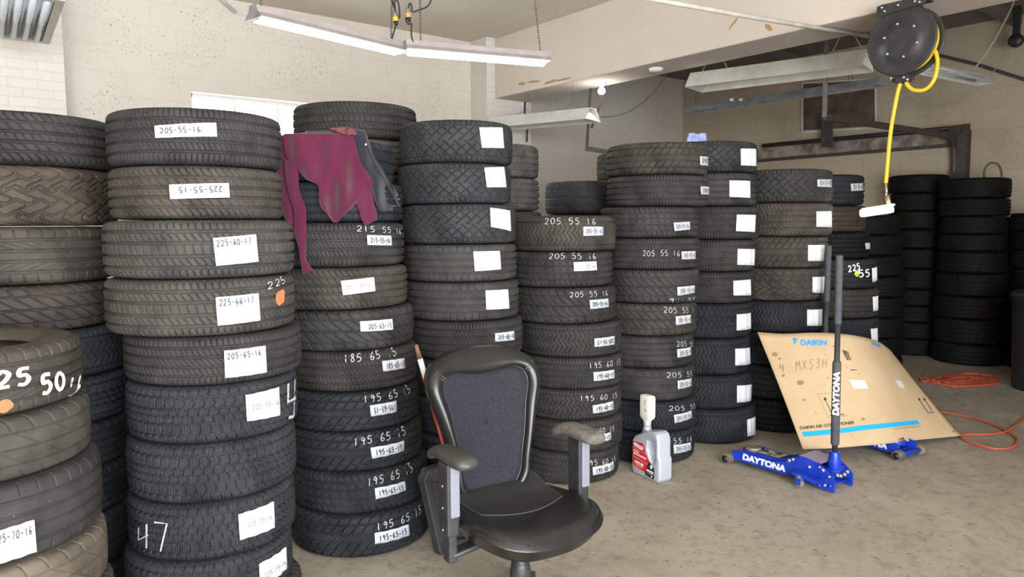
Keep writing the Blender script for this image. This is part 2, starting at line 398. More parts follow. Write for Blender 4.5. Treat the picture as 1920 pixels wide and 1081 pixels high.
def T_curved(U, V):
    h = ribs(U, V, (-.5, -.17, .17, .5), .045, [(-.17, .17, 84, .8, .16, .5), (.17, .5, 60, .8, .16, .6), (-.5, -.17, 60, .8, .16, .6)])
    k = np.sin(np.clip((np.abs(V) - .5) / .5, 0, 1) * 2.2) * .9
    return np.maximum(h, (np.abs(V) > .5) * band(U * 78 + k * np.sign(V), .18) * .8)
def T_allseason(U, V):
    return ribs(U, V, (-.56, -.2, .2, .56), .046, [(.56, 1, 90, .15, .2, .9), (-1, -.56, 90, .15, .2, .9), (.2, .56, 84, 1.1, .2, .85), (-.56, -.2, 84, 1.1, .2, .85), (-.2, .2, 74, .3, .17, .6), (.66, .9, 90, .35, .1, .5), (-.9, -.66, 90, .35, .1, .5)])
def T_winter(U, V):
    n = 56; zz = (tri(U * n) - .5) * .035; h = np.zeros_like(U)
    for g in (-.62, -.25, .22, .6): h = np.maximum(h, circ(V + zz, g, .034))
    h = np.maximum(h, circ(V - zz, 0, .02) * .7)
    for a, b, off in ((-1, -.62, 0), (-.62, -.25, .5), (-.25, 0, .25), (0, .22, .7), (.22, .6, .1), (.6, 1, .6)):
        t = (V - a) / (b - a); h = np.maximum(h, rng(V, a, b) * band(U * n + off + .18 * tri(t), .15))
        h = np.maximum(h, rng(V, a + .05, b - .05) * band(U * n * 4 + off, .3) * .3)
    return h
def T_stud(U, V):
    n = 34; a = np.abs(V); h = np.zeros_like(U)
    h = np.maximum(h, band(U * n - a * 2.3 + np.sign(V) * .25, .14) * (a < .72))
    h = np.maximum(h, band(U * n + a * 2.6 + .3, .12) * (a > .16) * (a < .6))
    h = np.maximum(h, (a > .60) * band(U * n * 2 + .2, .2))
    h = np.maximum(h, np.clip((.022 - np.abs(a - .68 - (tri(U * n) - .5) * .07)) / .012 + .5, 0, 1))
    return h
def T_swept(U, V):
    n = 44; a = np.abs(V)
    h = ribs(U, V, (-.55, -.17, .17, .55), .032, [])
    h = np.maximum(h, band(U * n + 1.9 * a ** .8 * np.sign(V) * -1, .13) * (a > .17))
    h = np.maximum(h, (a < .17) * band(U * n * 3 + V * 5, .25) * .35)
    return h
def T_terrain(U, V):
    n = 30; zz = (tri(U * n) - .5) * .16; h = np.zeros_like(U)
    for g in (-.55, -.2, .2, .55): h = np.maximum(h, circ(V + zz, g, .04))
    for k, (a, b) in enumerate(((-1, -.5), (-.55, -.15), (-.2, .2), (.15, .55), (.5, 1))):
        h = np.maximum(h, rng(V + zz, a, b) * band(U * n + .5 * (k % 2) + .5 * np.sin(V * 7), .16))
    return h
def T_rib(U, V):
    return ribs(U, V, (-.5, -.16, .16, .5), .046, [(.5, 1, 50, .1, .14, .6), (-1, -.5, 50, .1, .14, .6), (.16, .5, 50, 2.2, .10, .45), (-.5, -.16, 50, -2.2, .10, .45)])
def T_herring(U, V):
    return ribs(U, V, (-.6, .6), .028, [(.6, 1, 92, .1, .2, .7), (-1, -.6, 92, .1, .2, .7), (.3, .6, 70, .8, .26, .7), (0, .3, 70, -.8, .26, .7), (-.3, 0, 70, .8, .26, .7), (-.6, -.3, 70, -.8, .26, .7)])
def T_dotted(U, V):
    return ribs(U, V, (-.5, -.18, .18, .5), .046, [(.5, 1, 62, .6, .18, .6), (-1, -.5, 62, .6, .18, .6), (.28, .40, 46, .2, .2, .7), (-.05, .05, 46, .2, .2, .7), (-.4, -.28, 46, .2, .2, .7)])
def T_bigslant(U, V):
    return ribs(U, V, (-.52, .0, .52), .036, [(.0, .52, 40, 1.3, .16, .85), (-.52, 0, 40, 1.3, .16, .85), (.52, 1, 40, .5, .18, .85), (-1, -.52, 40, .5, .18, .85)])
def T_plain(U, V):
    return ribs(U, V, (-.5, -.17, .17, .5), .04, [(.6, 1, 44, .0, .1, .5), (-1, -.6, 44, .0, .1, .5)], .8)
def T_worn(U, V):
    return ribs(U, V, (-.45, 0, .45), .02, [(.55, 1, 36, .3, .12, .8), (-1, -.62, 36, .3, .1, .5), (-.45, .45, 18, 1.2, .03, .6)], .6)
PAT = dict(touring=T_touring, curved=T_curved, allseason=T_allseason, winter=T_winter, stud=T_stud, swept=T_swept, terrain=T_terrain, rib=T_rib,
           herring=T_herring, dotted=T_dotted, bigslant=T_bigslant, plain=T_plain, worn=T_worn)
_pz = np.array([-z for z, r in PROF[::-1]][:-1] + [z for z, r in PROF]); _pr = np.array([r for z, r in PROF[::-1]][:-1] + [r for z, r in PROF])
_ps = np.concatenate([[0], np.cumsum(np.hypot(np.diff(_pz), np.diff(_pr)))]); _ps = _ps / _ps[-1] * 2 - 1
_TM = {}
def tread_mesh(pat, hi):
    key = (pat, hi)
    if key in _TM: return _TM[key]
    nu, nv = (1280, 88) if hi == 2 else ((700, 56) if hi == 1 else (220, 30))
    v = np.linspace(-1, 1, nv); u = np.arange(nu) / nu
    U, V = np.meshgrid(u, v, indexing='ij')
    h = PAT[pat](U, V) * np.clip((1 - np.abs(V)) / .07, 0, 1)
    z = np.interp(v, _ps, _pz); r = np.interp(v, _ps, _pr)
    dz = np.gradient(z); dr = np.gradient(r); L = np.hypot(dz, dr); nr, nz = dz / L, -dr / L
    dep = .0118
    RR = r[None, :] - h * dep * nr[None, :]; ZZ = z[None, :] - h * dep * nz[None, :]
    A = 2 * np.pi * u[:, None]
    co = np.stack([RR * np.cos(A), RR * np.sin(A), ZZ + 0 * A], -1).reshape(-1, 3)
    i = np.arange(nu)[:, None]; j = np.arange(nv - 1)[None, :]; k = (i + 1) % nu
    q = np.stack([i * nv + j, k * nv + j, k * nv + j + 1, i * nv + j + 1], -1).reshape(-1, 4)
    me = bpy.data.meshes.new('tread_' + pat)
    me.vertices.add(len(co)); me.vertices.foreach_set('co', co.ravel())
    me.loops.add(q.size); me.loops.foreach_set('vertex_index', q.ravel().astype(np.int32))
    me.polygons.add(len(q)); me.polygons.foreach_set('loop_start', np.arange(0, q.size, 4, dtype=np.int32))
    me.polygons.foreach_set('use_smooth', np.ones(len(q), bool))
    me.update(calc_edges=True); me.validate(); me.materials.append(RUB)
    _TM[key] = me; return me
def side_mesh(sign, n=96):
    b = B(); b.lathe([(r, z * sign) for z, r in SIDEP], n=n)
    me = bpy.data.meshes.new('sidewall'); me.from_pydata([tuple(v) for v in b.v], [], b.f)
    bm = bmesh.new(); bm.from_mesh(me); bmesh.ops.recalc_face_normals(bm, faces=bm.faces)
    bm.faces.ensure_lookup_table()
    if (bm.faces[10].normal.z * sign) < 0: bmesh.ops.reverse_faces(bm, faces=bm.faces)
    bm.to_mesh(me); bm.free(); me.polygons.foreach_set('use_smooth', [True] * len(me.polygons)); me.materials.append(SIDE); return me
SM = {1: side_mesh(1), -1: side_mesh(-1)}
TIRES = []
def make_tire(c, r, w, pat, col, hi, label, group):
    e = empty('tire', c, 0, label, 'tire', group)
    a = random.uniform(0, 6.28); sc = (r / R0, r / R0, w / W0)
    for nm, me in (('tread', tread_mesh(pat, hi)), ('sidewall', SM[1]), ('sidewall', SM[-1])):
        o = link(nm, me, None, e); o.rotation_euler = (0, 0, a); o.scale = sc
        k = 1.25 if nm == 'sidewall' else 1.
        o.color = (col[0] * k, col[1] * k, col[2] * k, 1)
    TIRES.append((label, c, r, w)); e['_r'] = 0; del e['_r']
    return e
def hit_cyl(px, py, c, r):
    """pixel ray onto an upright cylinder -> (angle, z)"""
    d = ray(px, py); ox, oy = -c.x, -c.y
    A = d.x ** 2 + d.y ** 2; Bq = 2 * (d.x * ox + d.y * oy); Cq = ox * ox + oy * oy - r * r
    disc = Bq * Bq - 4 * A * Cq
    t = (-Bq - math.sqrt(disc)) / (2 * A) if disc > 0 else -Bq / (2 * A)
    return math.atan2(d.y * t - c.y, d.x * t - c.x), EYE + d.z * t
def quad_fn(quad, c, r, w, lift, follow):
    H4 = [hit_cyl(x, y, c, r) for x, y in quad]       # TL TR BR BL
    a0 = H4[0][0]; H4 = [((a - a0 + math.pi) % (2 * math.pi) - math.pi + a0, z) for a, z in H4]
    def fn(u, v, extra=0.):                            # v up
        top = [H4[0][i] * (1 - u) + H4[1][i] * u for i in (0, 1)]; bot = [H4[3][i] * (1 - u) + H4[2][i] * u for i in (0, 1)]
        a = bot[0] * (1 - v) + top[0] * v; z = bot[1] * (1 - v) + top[1] * v
        rr = r + lift + extra if not follow else prof_r((z - c.z) / w * W0) / R0 * r + lift + extra
        return (rr * math.cos(a), rr * math.sin(a), z - c.z)
    return fn
GREY = (.033, .032, .031); DUST = (.049, .043, .036); BLK = (.019, .020, .022); BRN = (.056, .044, .034); VB = (.006, .006, .0065)  # VB: rubber tint blackened to paint in the shade of the far-right stacks
LOOK = dict(touring='finely slotted', curved='curved-slot', allseason='all-season', winter='block-tread winter', stud='studded winter', swept='swept-groove', terrain='chunky all-terrain',
            rib='long-ribbed', herring='fine herringbone', dotted='dotted-rib', bigslant='slant-block', plain='plain-ribbed', worn='worn')
ORD = ['top', 'second', 'third', 'fourth', 'fifth', 'sixth', 'seventh', 'eighth', 'ninth', 'tenth', 'eleventh', 'twelfth', 'thirteenth']
def build_stack(desc, D, rows, bounds, hi=1, group=None, rdef=.32, spacing=.2, base_x=None, color=GREY, pat='rib'):
    """rows: dicts xl,xr (pixels, None if hidden), pat, col, paper/chalk ...; bounds: pixel heights of the joints, top first"""
    if isinstance(D, tuple):                   # the foot of the stack as seen on the floor
        xf, yf, rf = D; g = at(xf, yf, Z=0); D = math.hypot(g.x, g.y) + rf
    info = []
    for i, rw in enumerate(rows):
        y = (bounds[i] + bounds[i + 1]) / 2; xl, xr = rw.get('xl'), rw.get('xr'); DD = rw.get('D', D)
        if xl is not None and xr is not None:
            a0, a1 = azi(xl, y), azi(xr, y); r = DD * math.sin((a1 - a0) / 2); az = (a0 + a1) / 2
        else:
            r = rw.get('r', rdef); h = math.asin(r / DD); az = azi(xl, y) + h if xl is not None else azi(xr, y) - h
        info.append([az, r, DD])
    def front(i, y):
        az, r, DD = info[i]; p = polar(az, DD - r); d = ray(960, y)
        # height of the ray through the column of this azimuth
        x = 960
        for _ in range(6):
            q = ray(x, y); x += (az - math.atan2(q.dot(RH), q.dot(FH))) * FPX
        return at(x, y, D=DD - r).z
    zs = [front(0, bounds[0])] + [(front(i - 1, bounds[i]) + front(i, bounds[i])) / 2 for i in range(1, len(rows))] + [front(len(rows) - 1, bounds[-1])]
    rest = zs[-1]; n = round(rest / spacing) if rest > .09 else 0
    if n == 0: zs[-1] = 0.
    az, r, DD = info[-1]
    if rows[-1].get('xr') is not None and n and info[-1][1] < .29: info[-1][1] = r = max(r, .29)
    for k in range(n):
        rows = rows + [dict(pat=pat, hid=1)]; info.append([az, rdef, DD]); zs.append(rest * (1 - (k + 1) / n))
    if n: zs[-1] = 0.
    objs = []
    for i, rw in enumerate(rows):
        az, r, DD = info[i]; z1, z0 = zs[i], zs[i + 1]; w = (z1 - z0) * .985
        c = polar(az, DD, (z0 + z1) / 2)
        if rw.get('skip'): continue
        p = rw.get('pat', pat); look = rw.get('look')
        if look is None:
            t = rw.get('say'); look = LOOK[p] + ' tire' + ((' marked ' + t) if t else '')
        lab = (look + ', ' + (ORD[i] + (' one' if i == 0 else ' down')) + ' in the ' + desc)
        col = rw.get('col', color)
        e = make_tire(c, r, w, p, col, 0 if rw.get('hid') else hi, lab, group)
        for pa in rw.get('paper', []):
            fn = quad_fn(pa['q'], c, r, w, .004, False)
            b = B(); P = [[fn(u / 14, v / 3, .0025 * math.sin(u * 1.3 + i)) for v in range(4)] for u in range(15)]
            b.grid(P); pl = b.build('paper_label', pa.get('m', PAPER), e, solid=.0006)
            if pa.get('t'):
                b = B(); (u0, u1, v0, v1) = pa.get('box', (.1, .9, .25, .78)); fl = pa.get('flip')
                g = (lambda u, v: fn(1 - (u0 + (u1 - u0) * u), 1 - (v0 + (v1 - v0) * v), .0062)) if fl else (lambda u, v: fn(u0 + (u1 - u0) * u, v0 + (v1 - v0) * v, .0062))
                write_on(b, pa['t'], g, pa.get('w', .17)); b.build('handwriting', pa.get('ink', INK), pl, fixn=False)
        for ch in rw.get('chalk', []):
            fn = quad_fn(ch['q'], c, r, w, .0022, True); b = B()
            write_on(b, ch['t'], (lambda u, v: fn(1 - u, 1 - v)) if ch.get('flip') else fn, ch.get('w', .085)); b.build(ch.get('name', 'chalk_marking'), ch.get('m', CHALK), e, fixn=False)
        for bl in rw.get('blob', []):
            fn = quad_fn(bl['q'], c, r, w, .0015, True); b = B(); ring = [(.5 + (.5 - .12 * random.random()) * math.cos(t * .3927), .5 + (.5 - .14 * random.random()) * math.sin(t * .3927)) for t in range(16)]
            vs = [fn(.5, .5)] + [fn(.5 + (u - .5) * .5, .5 + (v - .5) * .5) for u, v in ring] + [fn(u, v) for u, v in ring]
            b.add(vs, [(0, 1 + k, 1 + (k + 1) % 16) for k in range(16)] + [(1 + k, 17 + k, 17 + (k + 1) % 16, 1 + (k + 1) % 16) for k in range(16)])
            b.build('paint_mark', bl['m'], e, fixn=False)
        objs.append((e, c, r, z0, z1))
    return objs
def Q(*a): return [(a[i], a[i + 1]) for i in range(0, 8, 2)]
def band_q(x0, x1, y0, y1, slope=0): return [(x0, y0), (x1, y0 + slope), (x1, y1 + slope), (x0, y1)]
BIGBOX = (.05, .85, .68, .93)

S0 = build_stack('low stack in the bottom left corner', 2.66, [
    dict(xr=158, pat='rib', col=DUST, look='tire painted 225 50 16', chalk=[dict(q=band_q(-62, 62, 700, 735, -15), t='225', m=PAINTW, w=.17, name='painted_number'), dict(q=Q(70, 700, 120, 690, 124, 726, 72, 742), t='50', m=PAINTW, w=.17, name='painted_number'), dict(q=Q(127, 704, 152, 700, 154, 738, 129, 746), t='16', m=PAINTW, w=.17, name='painted_number')], blob=[dict(q=Q(-14, 752, 27, 744, 28, 770, -14, 782), m=ORANGE)]),
    dict(xr=175, pat='worn', col=(0.053, 0.048, 0.042), look='worn smooth grey tire'),
    dict(xr=198, pat='plain', col=GREY, look='tire with white 225-70-16 paper', paper=[dict(q=Q(-25, 999, 62, 973, 67, 1033, -25, 1062), t='225-70-16', box=(.1, .93, .62, .9))]),
    dict(xr=209, pat='worn', col=(0.106, 0.087, 0.065), look='mud-caked tire'),
    dict(xr=225, pat='rib', col=DUST, look='dusty floor-level tire')], [668, 800, 924, 1081, 1200, 1325], 2, 'tires in the low front left stack', rdef=.335)
S1 = build_stack('stack at the left edge behind', 3.42, [
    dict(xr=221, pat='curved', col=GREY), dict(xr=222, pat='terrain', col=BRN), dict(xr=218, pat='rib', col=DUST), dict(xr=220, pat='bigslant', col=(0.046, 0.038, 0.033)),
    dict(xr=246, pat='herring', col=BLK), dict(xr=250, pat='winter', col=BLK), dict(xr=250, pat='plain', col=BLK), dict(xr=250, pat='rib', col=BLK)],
    [203, 307, 424, 537, 628, 722, 815, 905, 1000], 2, 'tires in the back left stack', rdef=.34, color=BLK)
S2 = build_stack('tall stack second from left', 3.0, [
    dict(xl=197, xr=528, pat='touring', col=GREY, say='205-55-16', paper=[dict(q=Q(290, 236, 405, 230, 407, 256, 292, 259), t='205-55-16', box=(.1, .75, .3, .8))]),
    dict(xl=202, xr=531, pat='curved', col=DUST, look='curved-slot tire with upside-down paper', paper=[dict(q=Q(318, 346, 428, 343, 430, 370, 320, 373), t='225-55-15', box=(.12, .85, .2, .65), flip=1)]),
    dict(xl=191, xr=552, pat='allseason', col=(0.052, 0.049, 0.044), say='225-60-17', paper=[dict(q=Q(399, 446, 478, 439, 483, 490, 405, 498), t='225-60-17', box=BIGBOX)]),
    dict(xl=195, xr=554, pat='allseason', col=(0.052, 0.047, 0.042), look='orange-sprayed tire marked 225-66-17', paper=[dict(q=Q(404, 557, 483, 549, 487, 600, 408, 610), t='225-66-17', box=BIGBOX)],
         chalk=[dict(q=Q(500, 528, 537, 516, 537, 530, 500, 543), t='225')], blob=[dict(q=Q(515, 542, 535, 536, 534, 572, 516, 579), m=ORANGE)]),
    dict(xl=231, xr=566, pat='touring', col=GREY, say='205-65-16', paper=[dict(q=Q(420, 657, 497, 647, 500, 697, 422, 708), t='205-65-16', box=BIGBOX)]),
    dict(xl=236, xr=559, pat='winter', col=(.024, .025, .028), look='chalk-scrawled winter tire marked 225-55-16', paper=[dict(q=Q(460, 740, 523, 724, 526, 777, 463, 789), t='225-55-16', box=(.12, .9, .4, .62), ink=INKL)], chalk=[dict(q=Q(533, 718, 556, 698, 556, 775, 534, 790), t='Y', w=.08)]),
    dict(xl=238, xr=557, pat='winter', col=(.024, .025, .028), look='winter tire without any paper'),
    dict(xl=240, xr=556, pat='winter', col=(.022, .023, .026), look='winter tire with large chalk strokes', paper=[dict(q=Q(446, 963, 512, 939, 514, 988, 449, 1011), t='225-55-16', box=(.2, .9, .4, .62), ink=INKL)], chalk=[dict(q=Q(253, 985, 290, 968, 290, 1022, 255, 1035), t='4', w=.06), dict(q=Q(283, 968, 325, 972, 325, 1032, 285, 1035), t='7', w=.05)]),
    dict(xl=234, xr=551, pat='winter', col=(.022, .023, .026), say='225-55-16', paper=[dict(q=Q(484, 1056, 534, 1024, 536, 1065, 486, 1100), t='225-55-16', box=(.1, .9, .3, .55), ink=INKL)])],
    [198, 308, 411, 524, 632, 724, 833, 945, 1053, 1150], 2, 'tires in the tall front stack', rdef=.33, pat='winter')
S3 = build_stack('stack under the maroon hoodie', (680, 1047, .32), [
    dict(xr=738, pat='bigslant', col=BLK, r=.315), dict(xr=755, pat='plain', col=BLK, r=.325),
    dict(xr=758, pat='touring', col=GREY, r=.32, say='215-55-16', paper=[dict(q=Q(687, 440, 732, 441.5, 733, 460, 688, 459), t='215-55-16', m=PAPERG)], chalk=[dict(q=band_q(667, 752, 421, 433, 6), t='215 55 16')]),
    dict(xr=764, pat='curved', col=DUST, r=.325, look='brownish tire with yellowed 235-55-16 paper', paper=[dict(q=Q(639, 526, 700, 519, 703, 545, 643, 553), t='235 / 55/16', m=PAPERY, ink=INKL, box=(.1, .85, .4, .7))]),
    dict(xr=776, pat='bigslant', col=GREY, r=.32, say='205-65-15', paper=[dict(q=Q(675, 602, 735, 597, 737, 617, 676, 621), t='205-65-15', m=PAPER, box=(.2, .92, .2, .75))]),
    dict(xr=782, pat='touring', col=(0.032, 0.030, 0.028), r=.31, say='185-65-15', paper=[dict(q=Q(716, 676, 758, 670, 760, 689, 718, 696), t='185-65-15', m=PAPERG)], chalk=[dict(q=Q(642, 664, 745, 650, 745, 666, 642, 680), t='185 65 15')]),
    dict(xr=787, pat='swept', col=BLK, r=.32, look='tire with upside-down 195-65-15 paper', paper=[dict(q=Q(693, 759, 743, 750, 744, 771, 695, 780), t='195-65-15', m=PAPERG, flip=1)], chalk=[dict(q=Q(680, 741, 770, 720, 770, 736, 680, 755), t='195 65 15')]),
    dict(xr=793, pat='swept', col=BLK, r=.32, say='195-65-15', paper=[dict(q=Q(694, 838, 757, 825, 757, 844, 697, 859), t='195-65-15', m=PAPERG)], chalk=[dict(q=Q(661, 820, 762, 797, 762, 814, 661, 835), t='195 65 15')]),
    dict(xl=547, xr=803, pat='dotted', col=BLK, say='195-65-15', paper=[dict(q=Q(702, 914, 758, 901, 760, 918, 704, 935), t='195-65-15', m=PAPERG)], chalk=[dict(q=Q(687, 896, 775, 866, 775, 883, 687, 912), t='195 65 15')]),
    dict(xl=546, xr=806, pat='swept', col=BLK, say='195-65-15', paper=[dict(q=Q(702, 998, 765, 981, 767, 1002, 703, 1019), t='195-65-15', m=PAPERG)], chalk=[dict(q=Q(704, 979, 790, 944, 790, 961, 704, 994), t='195 65 15')])],
    [257, 338, 416, 502, 583, 660, 737, 812, 887, 967, 1047], 2, 'tires in the stack under the hoodie', rdef=.32)
S3B = build_stack('stack behind the maroon hoodie', 4.6, [dict(xl=549, xr=781, pat='allseason', col=(0.042, 0.040, 0.036), look='broad tire against the window'), dict(xr=775, pat='curved', col=(0.091, 0.087, 0.076), r=.34)],
    [186, 257, 322], 1, 'tires in the stack behind the hoodie', rdef=.34)
S4 = build_stack('stack topped by studded tires', 4.06, [
    dict(xl=749, xr=961, pat='stud', col=(0.034, 0.035, 0.036), paper=[dict(q=Q(898, 239, 942, 239, 945, 278, 903, 277))]),
    dict(xl=746, xr=958, pat='stud', col=(0.033, 0.033, 0.035), paper=[dict(q=Q(907, 314, 944, 312.6, 948.6, 351, 911.7, 351))]),
    dict(xl=754, xr=967, pat='stud', col=(0.034, 0.035, 0.036), paper=[dict(q=Q(917.7, 389, 954.7, 394.5, 956.5, 433, 919.5, 425))]),
    dict(xl=757, xr=969, pat='rib', col=(0.046, 0.043, 0.040), paper=[dict(q=Q(887, 471, 936, 470, 938.5, 504.6, 890, 508))]),
    dict(xl=761, xr=973, pat='rib', col=(0.044, 0.042, 0.039), paper=[dict(q=Q(910, 544, 952, 541.6, 954.7, 577.7, 911.6, 580))]),
    dict(xl=768, xr=980, pat='touring', col=GREY, say='215-60-16', paper=[dict(q=Q(927.8, 624, 964, 619.3, 965, 636.4, 928, 640), t='215-60-16', m=PAPERG)]),
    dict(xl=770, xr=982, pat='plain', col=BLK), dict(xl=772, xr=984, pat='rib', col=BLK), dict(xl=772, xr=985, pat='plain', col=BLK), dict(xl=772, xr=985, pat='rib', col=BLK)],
    [221, 303, 381, 458, 530, 604, 678, 750, 822, 893, 962], 2, 'tires in the stack behind the office chair')
S4B = build_stack('stack seen behind the studded tires', 5.15, [dict(xr=1010, pat='swept', col=(0.076, 0.072, 0.065), r=.325), dict(xr=1011, pat='allseason', col=(0.068, 0.065, 0.058), r=.325), dict(xr=1016, pat='rib', col=(0.046, 0.043, 0.038), r=.325)], [266, 331, 395, 458], 1, 'tires in the back row', rdef=.32)
S5 = build_stack('stack right of the chair', (1062, 911, .31), [
    dict(xr=1155, pat='herring', col=DUST, say='205-55-16', paper=[dict(q=Q(1093, 424.5, 1130.5, 424.5, 1131, 441, 1093, 442), t='205-55-16', ink=INKL, m=PAPERG)], chalk=[dict(q=band_q(1020, 1118, 407, 420, 1), t='205 55 16')]),
    dict(xr=1149, pat='dotted', col=GREY, say='205-55-16', paper=[dict(q=Q(1075, 491, 1117, 489.5, 1118.5, 506, 1076, 508), t='     55-16', ink=INKL)], chalk=[dict(q=band_q(1028, 1119, 473, 485, 0), t='205 55 16')]),
    dict(xr=1155, pat='bigslant', col=GREY, say='205-55-16', paper=[dict(q=Q(1104.5, 562, 1139, 559, 1140, 575, 1106, 579), t='205-55-16', m=PAPERG)], chalk=[dict(q=band_q(1067, 1140, 546, 557, -3), t='205 55 16')]),
    dict(xr=1165, pat='herring', col=GREY, look='herringbone tire with upside-down 205-55-15 paper', paper=[dict(q=Q(1114, 634, 1151, 629, 1151, 645, 1114, 650), t='205-55-15', flip=1, m=PAPERG)]),
    dict(xr=1168, pat='touring', col=GREY, say='195-60-15', paper=[dict(q=Q(1112.5, 697, 1151, 692, 1152, 707.5, 1113, 714), t='195-60-15', m=PAPERG)], chalk=[dict(q=band_q(1103, 1163, 678, 690, -7), t='195 60 15')]),
    dict(xr=1165, pat='herring', col=GREY, say='195-60-15', paper=[dict(q=Q(1111, 759, 1149.5, 750.5, 1151, 766, 1111.5, 774.5), t='195-60-15', m=PAPERG)], chalk=[dict(q=band_q(1085, 1157, 740, 751, -7), t='195 60 15')]),
    dict(xr=1167, pat='plain', col=GREY, say='195-60-15', paper=[dict(q=Q(1102.5, 817, 1145, 809, 1146, 822.5, 1104, 832.5), t='195-60-15', m=PAPERG)], chalk=[dict(q=band_q(1090, 1152, 802, 813, -6), t='195 60 15')]),
    dict(xr=1160, pat='touring', col=GREY, say='195-60-15', paper=[dict(q=Q(1110, 874.5, 1149.5, 864, 1150, 879, 1111, 890), t='195-60-15', m=PAPERG)], chalk=[dict(q=band_q(1096, 1154, 861, 872, -8), t='195 60 15')])],
    [404, 472, 540, 609, 672, 732, 790, 851, 911], 2, 'tires in the stack right of the chair', rdef=.31)
S5B = build_stack('low back-row stack above the chair', 5.66, [dict(xl=1022, pat='worn', col=(0.038, 0.038, 0.040), r=.32), dict(xl=1020, pat='rib', col=(0.053, 0.049, 0.044), r=.32)], [337, 401, 462], 1, 'tires in the back row', rdef=.32)
sm = lambda *q, **k: [dict(q=Q(*q), ink=INKL, m=PAPERG, **k)]
S6 = build_stack('stack behind the oil jug', (1207, 872, .31), [
    dict(xl=1137, xr=1328, pat='swept', col=DUST, paper=sm(1311.4, 292.5, 1327, 294, 1327, 311, 1312, 309.5, t='205')),
    dict(xl=1137, xr=1329, pat='touring', col=(0.038, 0.036, 0.034), paper=sm(1312, 349, 1328.5, 350, 1328, 365, 1313, 364, t='205')),
    dict(xl=1124, xr=1312, pat='dotted', col=(0.038, 0.036, 0.034), say='205-55-16', paper=sm(1262, 417, 1292, 415, 1292.8, 430, 1264, 433, t='205-55-16')),
    dict(xr=1313, r=.31, pat='touring', col=(0.038, 0.036, 0.034), look='double-chalked tire marked 205-55-16', paper=sm(1277, 471, 1302.6, 470, 1303, 485, 1278, 486, t='205-55-16'), chalk=[dict(q=band_q(1204, 1275, 468, 480), t='205 55 16')]),
    dict(xr=1312, r=.31, pat='bigslant', col=(0.042, 0.039, 0.036), look='slant-block tire chalked below its paper', paper=sm(1269.5, 537.5, 1302, 534, 1302, 548, 1270, 554, t='205-55-16'), chalk=[dict(q=band_q(1253, 1305, 558, 567, -2), t='91 55')]),
    dict(xr=1307, r=.31, pat='bigslant', col=(0.044, 0.038, 0.033), look='rust-streaked tire chalked 205 55', paper=sm(1266.5, 592.5, 1295, 589, 1296, 604, 1267, 609, t='205-55-16'), chalk=[dict(q=band_q(1243, 1301, 574, 586), t='205 55 1')]),
    dict(xr=1301, r=.31, pat='plain', col=GREY, say='205-55-16', paper=sm(1269, 654, 1295, 649.5, 1296, 664, 1269.5, 670, t='205-55-16'), chalk=[dict(q=band_q(1268, 1299, 638, 649), t='205 55')]),
    dict(xr=1302, r=.31, pat='worn', col=GREY, look='smooth worn tire chalked 205 55', paper=sm(1269.5, 713, 1295.7, 708, 1296, 722.5, 1270, 729, t='205-55-16'), chalk=[dict(q=band_q(1248, 1298, 697, 708, -4), t='205 55')]),
    dict(xr=1305, r=.31, pat='herring', col=BLK, say='205-55-16', paper=sm(1262.5, 777, 1295, 769, 1296, 782.5, 1264, 792.5, t='205-55-16'), chalk=[dict(q=band_q(1252, 1303, 760, 770, -6), t='205 55')]),
    dict(xr=1302, r=.31, pat='swept', col=BLK, say='205-55-16', paper=sm(1262, 833, 1294, 828, 1294.5, 842, 1263, 850, t='205-55-16'), chalk=[dict(q=band_q(1240, 1297, 820, 831, -5), t='5 55 16')])],
    [264, 326, 386, 446, 506, 570, 631, 692, 754, 812, 872], 2, 'tires in the stack behind the oil jug')
S6B = build_stack('back-row stack peeking out behind the oil jug', 6.32, [dict(xl=1119, pat='swept', col=(0.053, 0.049, 0.044), r=.32), dict(xl=1119, pat='rib', col=GREY, r=.32)], [282, 337, 392], 0, 'tires in the back row', rdef=.32)
bp = lambda *q: [dict(q=Q(*q))]
S7 = build_stack('stack with the column of blank papers', (1330, 835, .325), [
    dict(xr=1420, pat='stud', col=(0.034, 0.035, 0.036), paper=bp(1388, 278.5, 1417.6, 279, 1418.3, 312, 1388.8, 310)),
    dict(xr=1421, pat='plain', col=(0.040, 0.037, 0.034), paper=bp(1367, 338, 1405.6, 339, 1406, 371, 1367, 369)),
    dict(xr=1425, pat='touring', col=GREY, paper=bp(1380.7, 402, 1415.8, 402.6, 1414.4, 435, 1379, 433)),
    dict(xr=1418, pat='touring', col=(0.040, 0.037, 0.034), paper=bp(1382.4, 466, 1414.4, 466.6, 1413.4, 497, 1381.7, 496)),
    dict(xr=1415, pat='touring', col=GREY, look='touring tire with bent-corner paper', paper=bp(1374.7, 526, 1407, 523, 1408, 553, 1375, 553.4)),
    dict(xr=1410, pat='winter', col=BLK, paper=bp(1381, 589, 1407.5, 585.5, 1408, 615.5, 1381, 619)),
    dict(xr=1407, pat='herring', col=BLK, paper=bp(1378, 653, 1406, 650.5, 1407, 680.5, 1378, 684.5)),
    dict(xr=1411, pat='herring', col=BLK, paper=bp(1381, 722, 1409, 719.5, 1408, 750, 1381, 754)),
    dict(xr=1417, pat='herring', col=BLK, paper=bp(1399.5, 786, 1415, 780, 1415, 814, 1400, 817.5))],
    [262, 322, 386, 449, 510, 570, 636, 705, 769, 834], 2, 'tires in the stack with blank papers', rdef=.32)
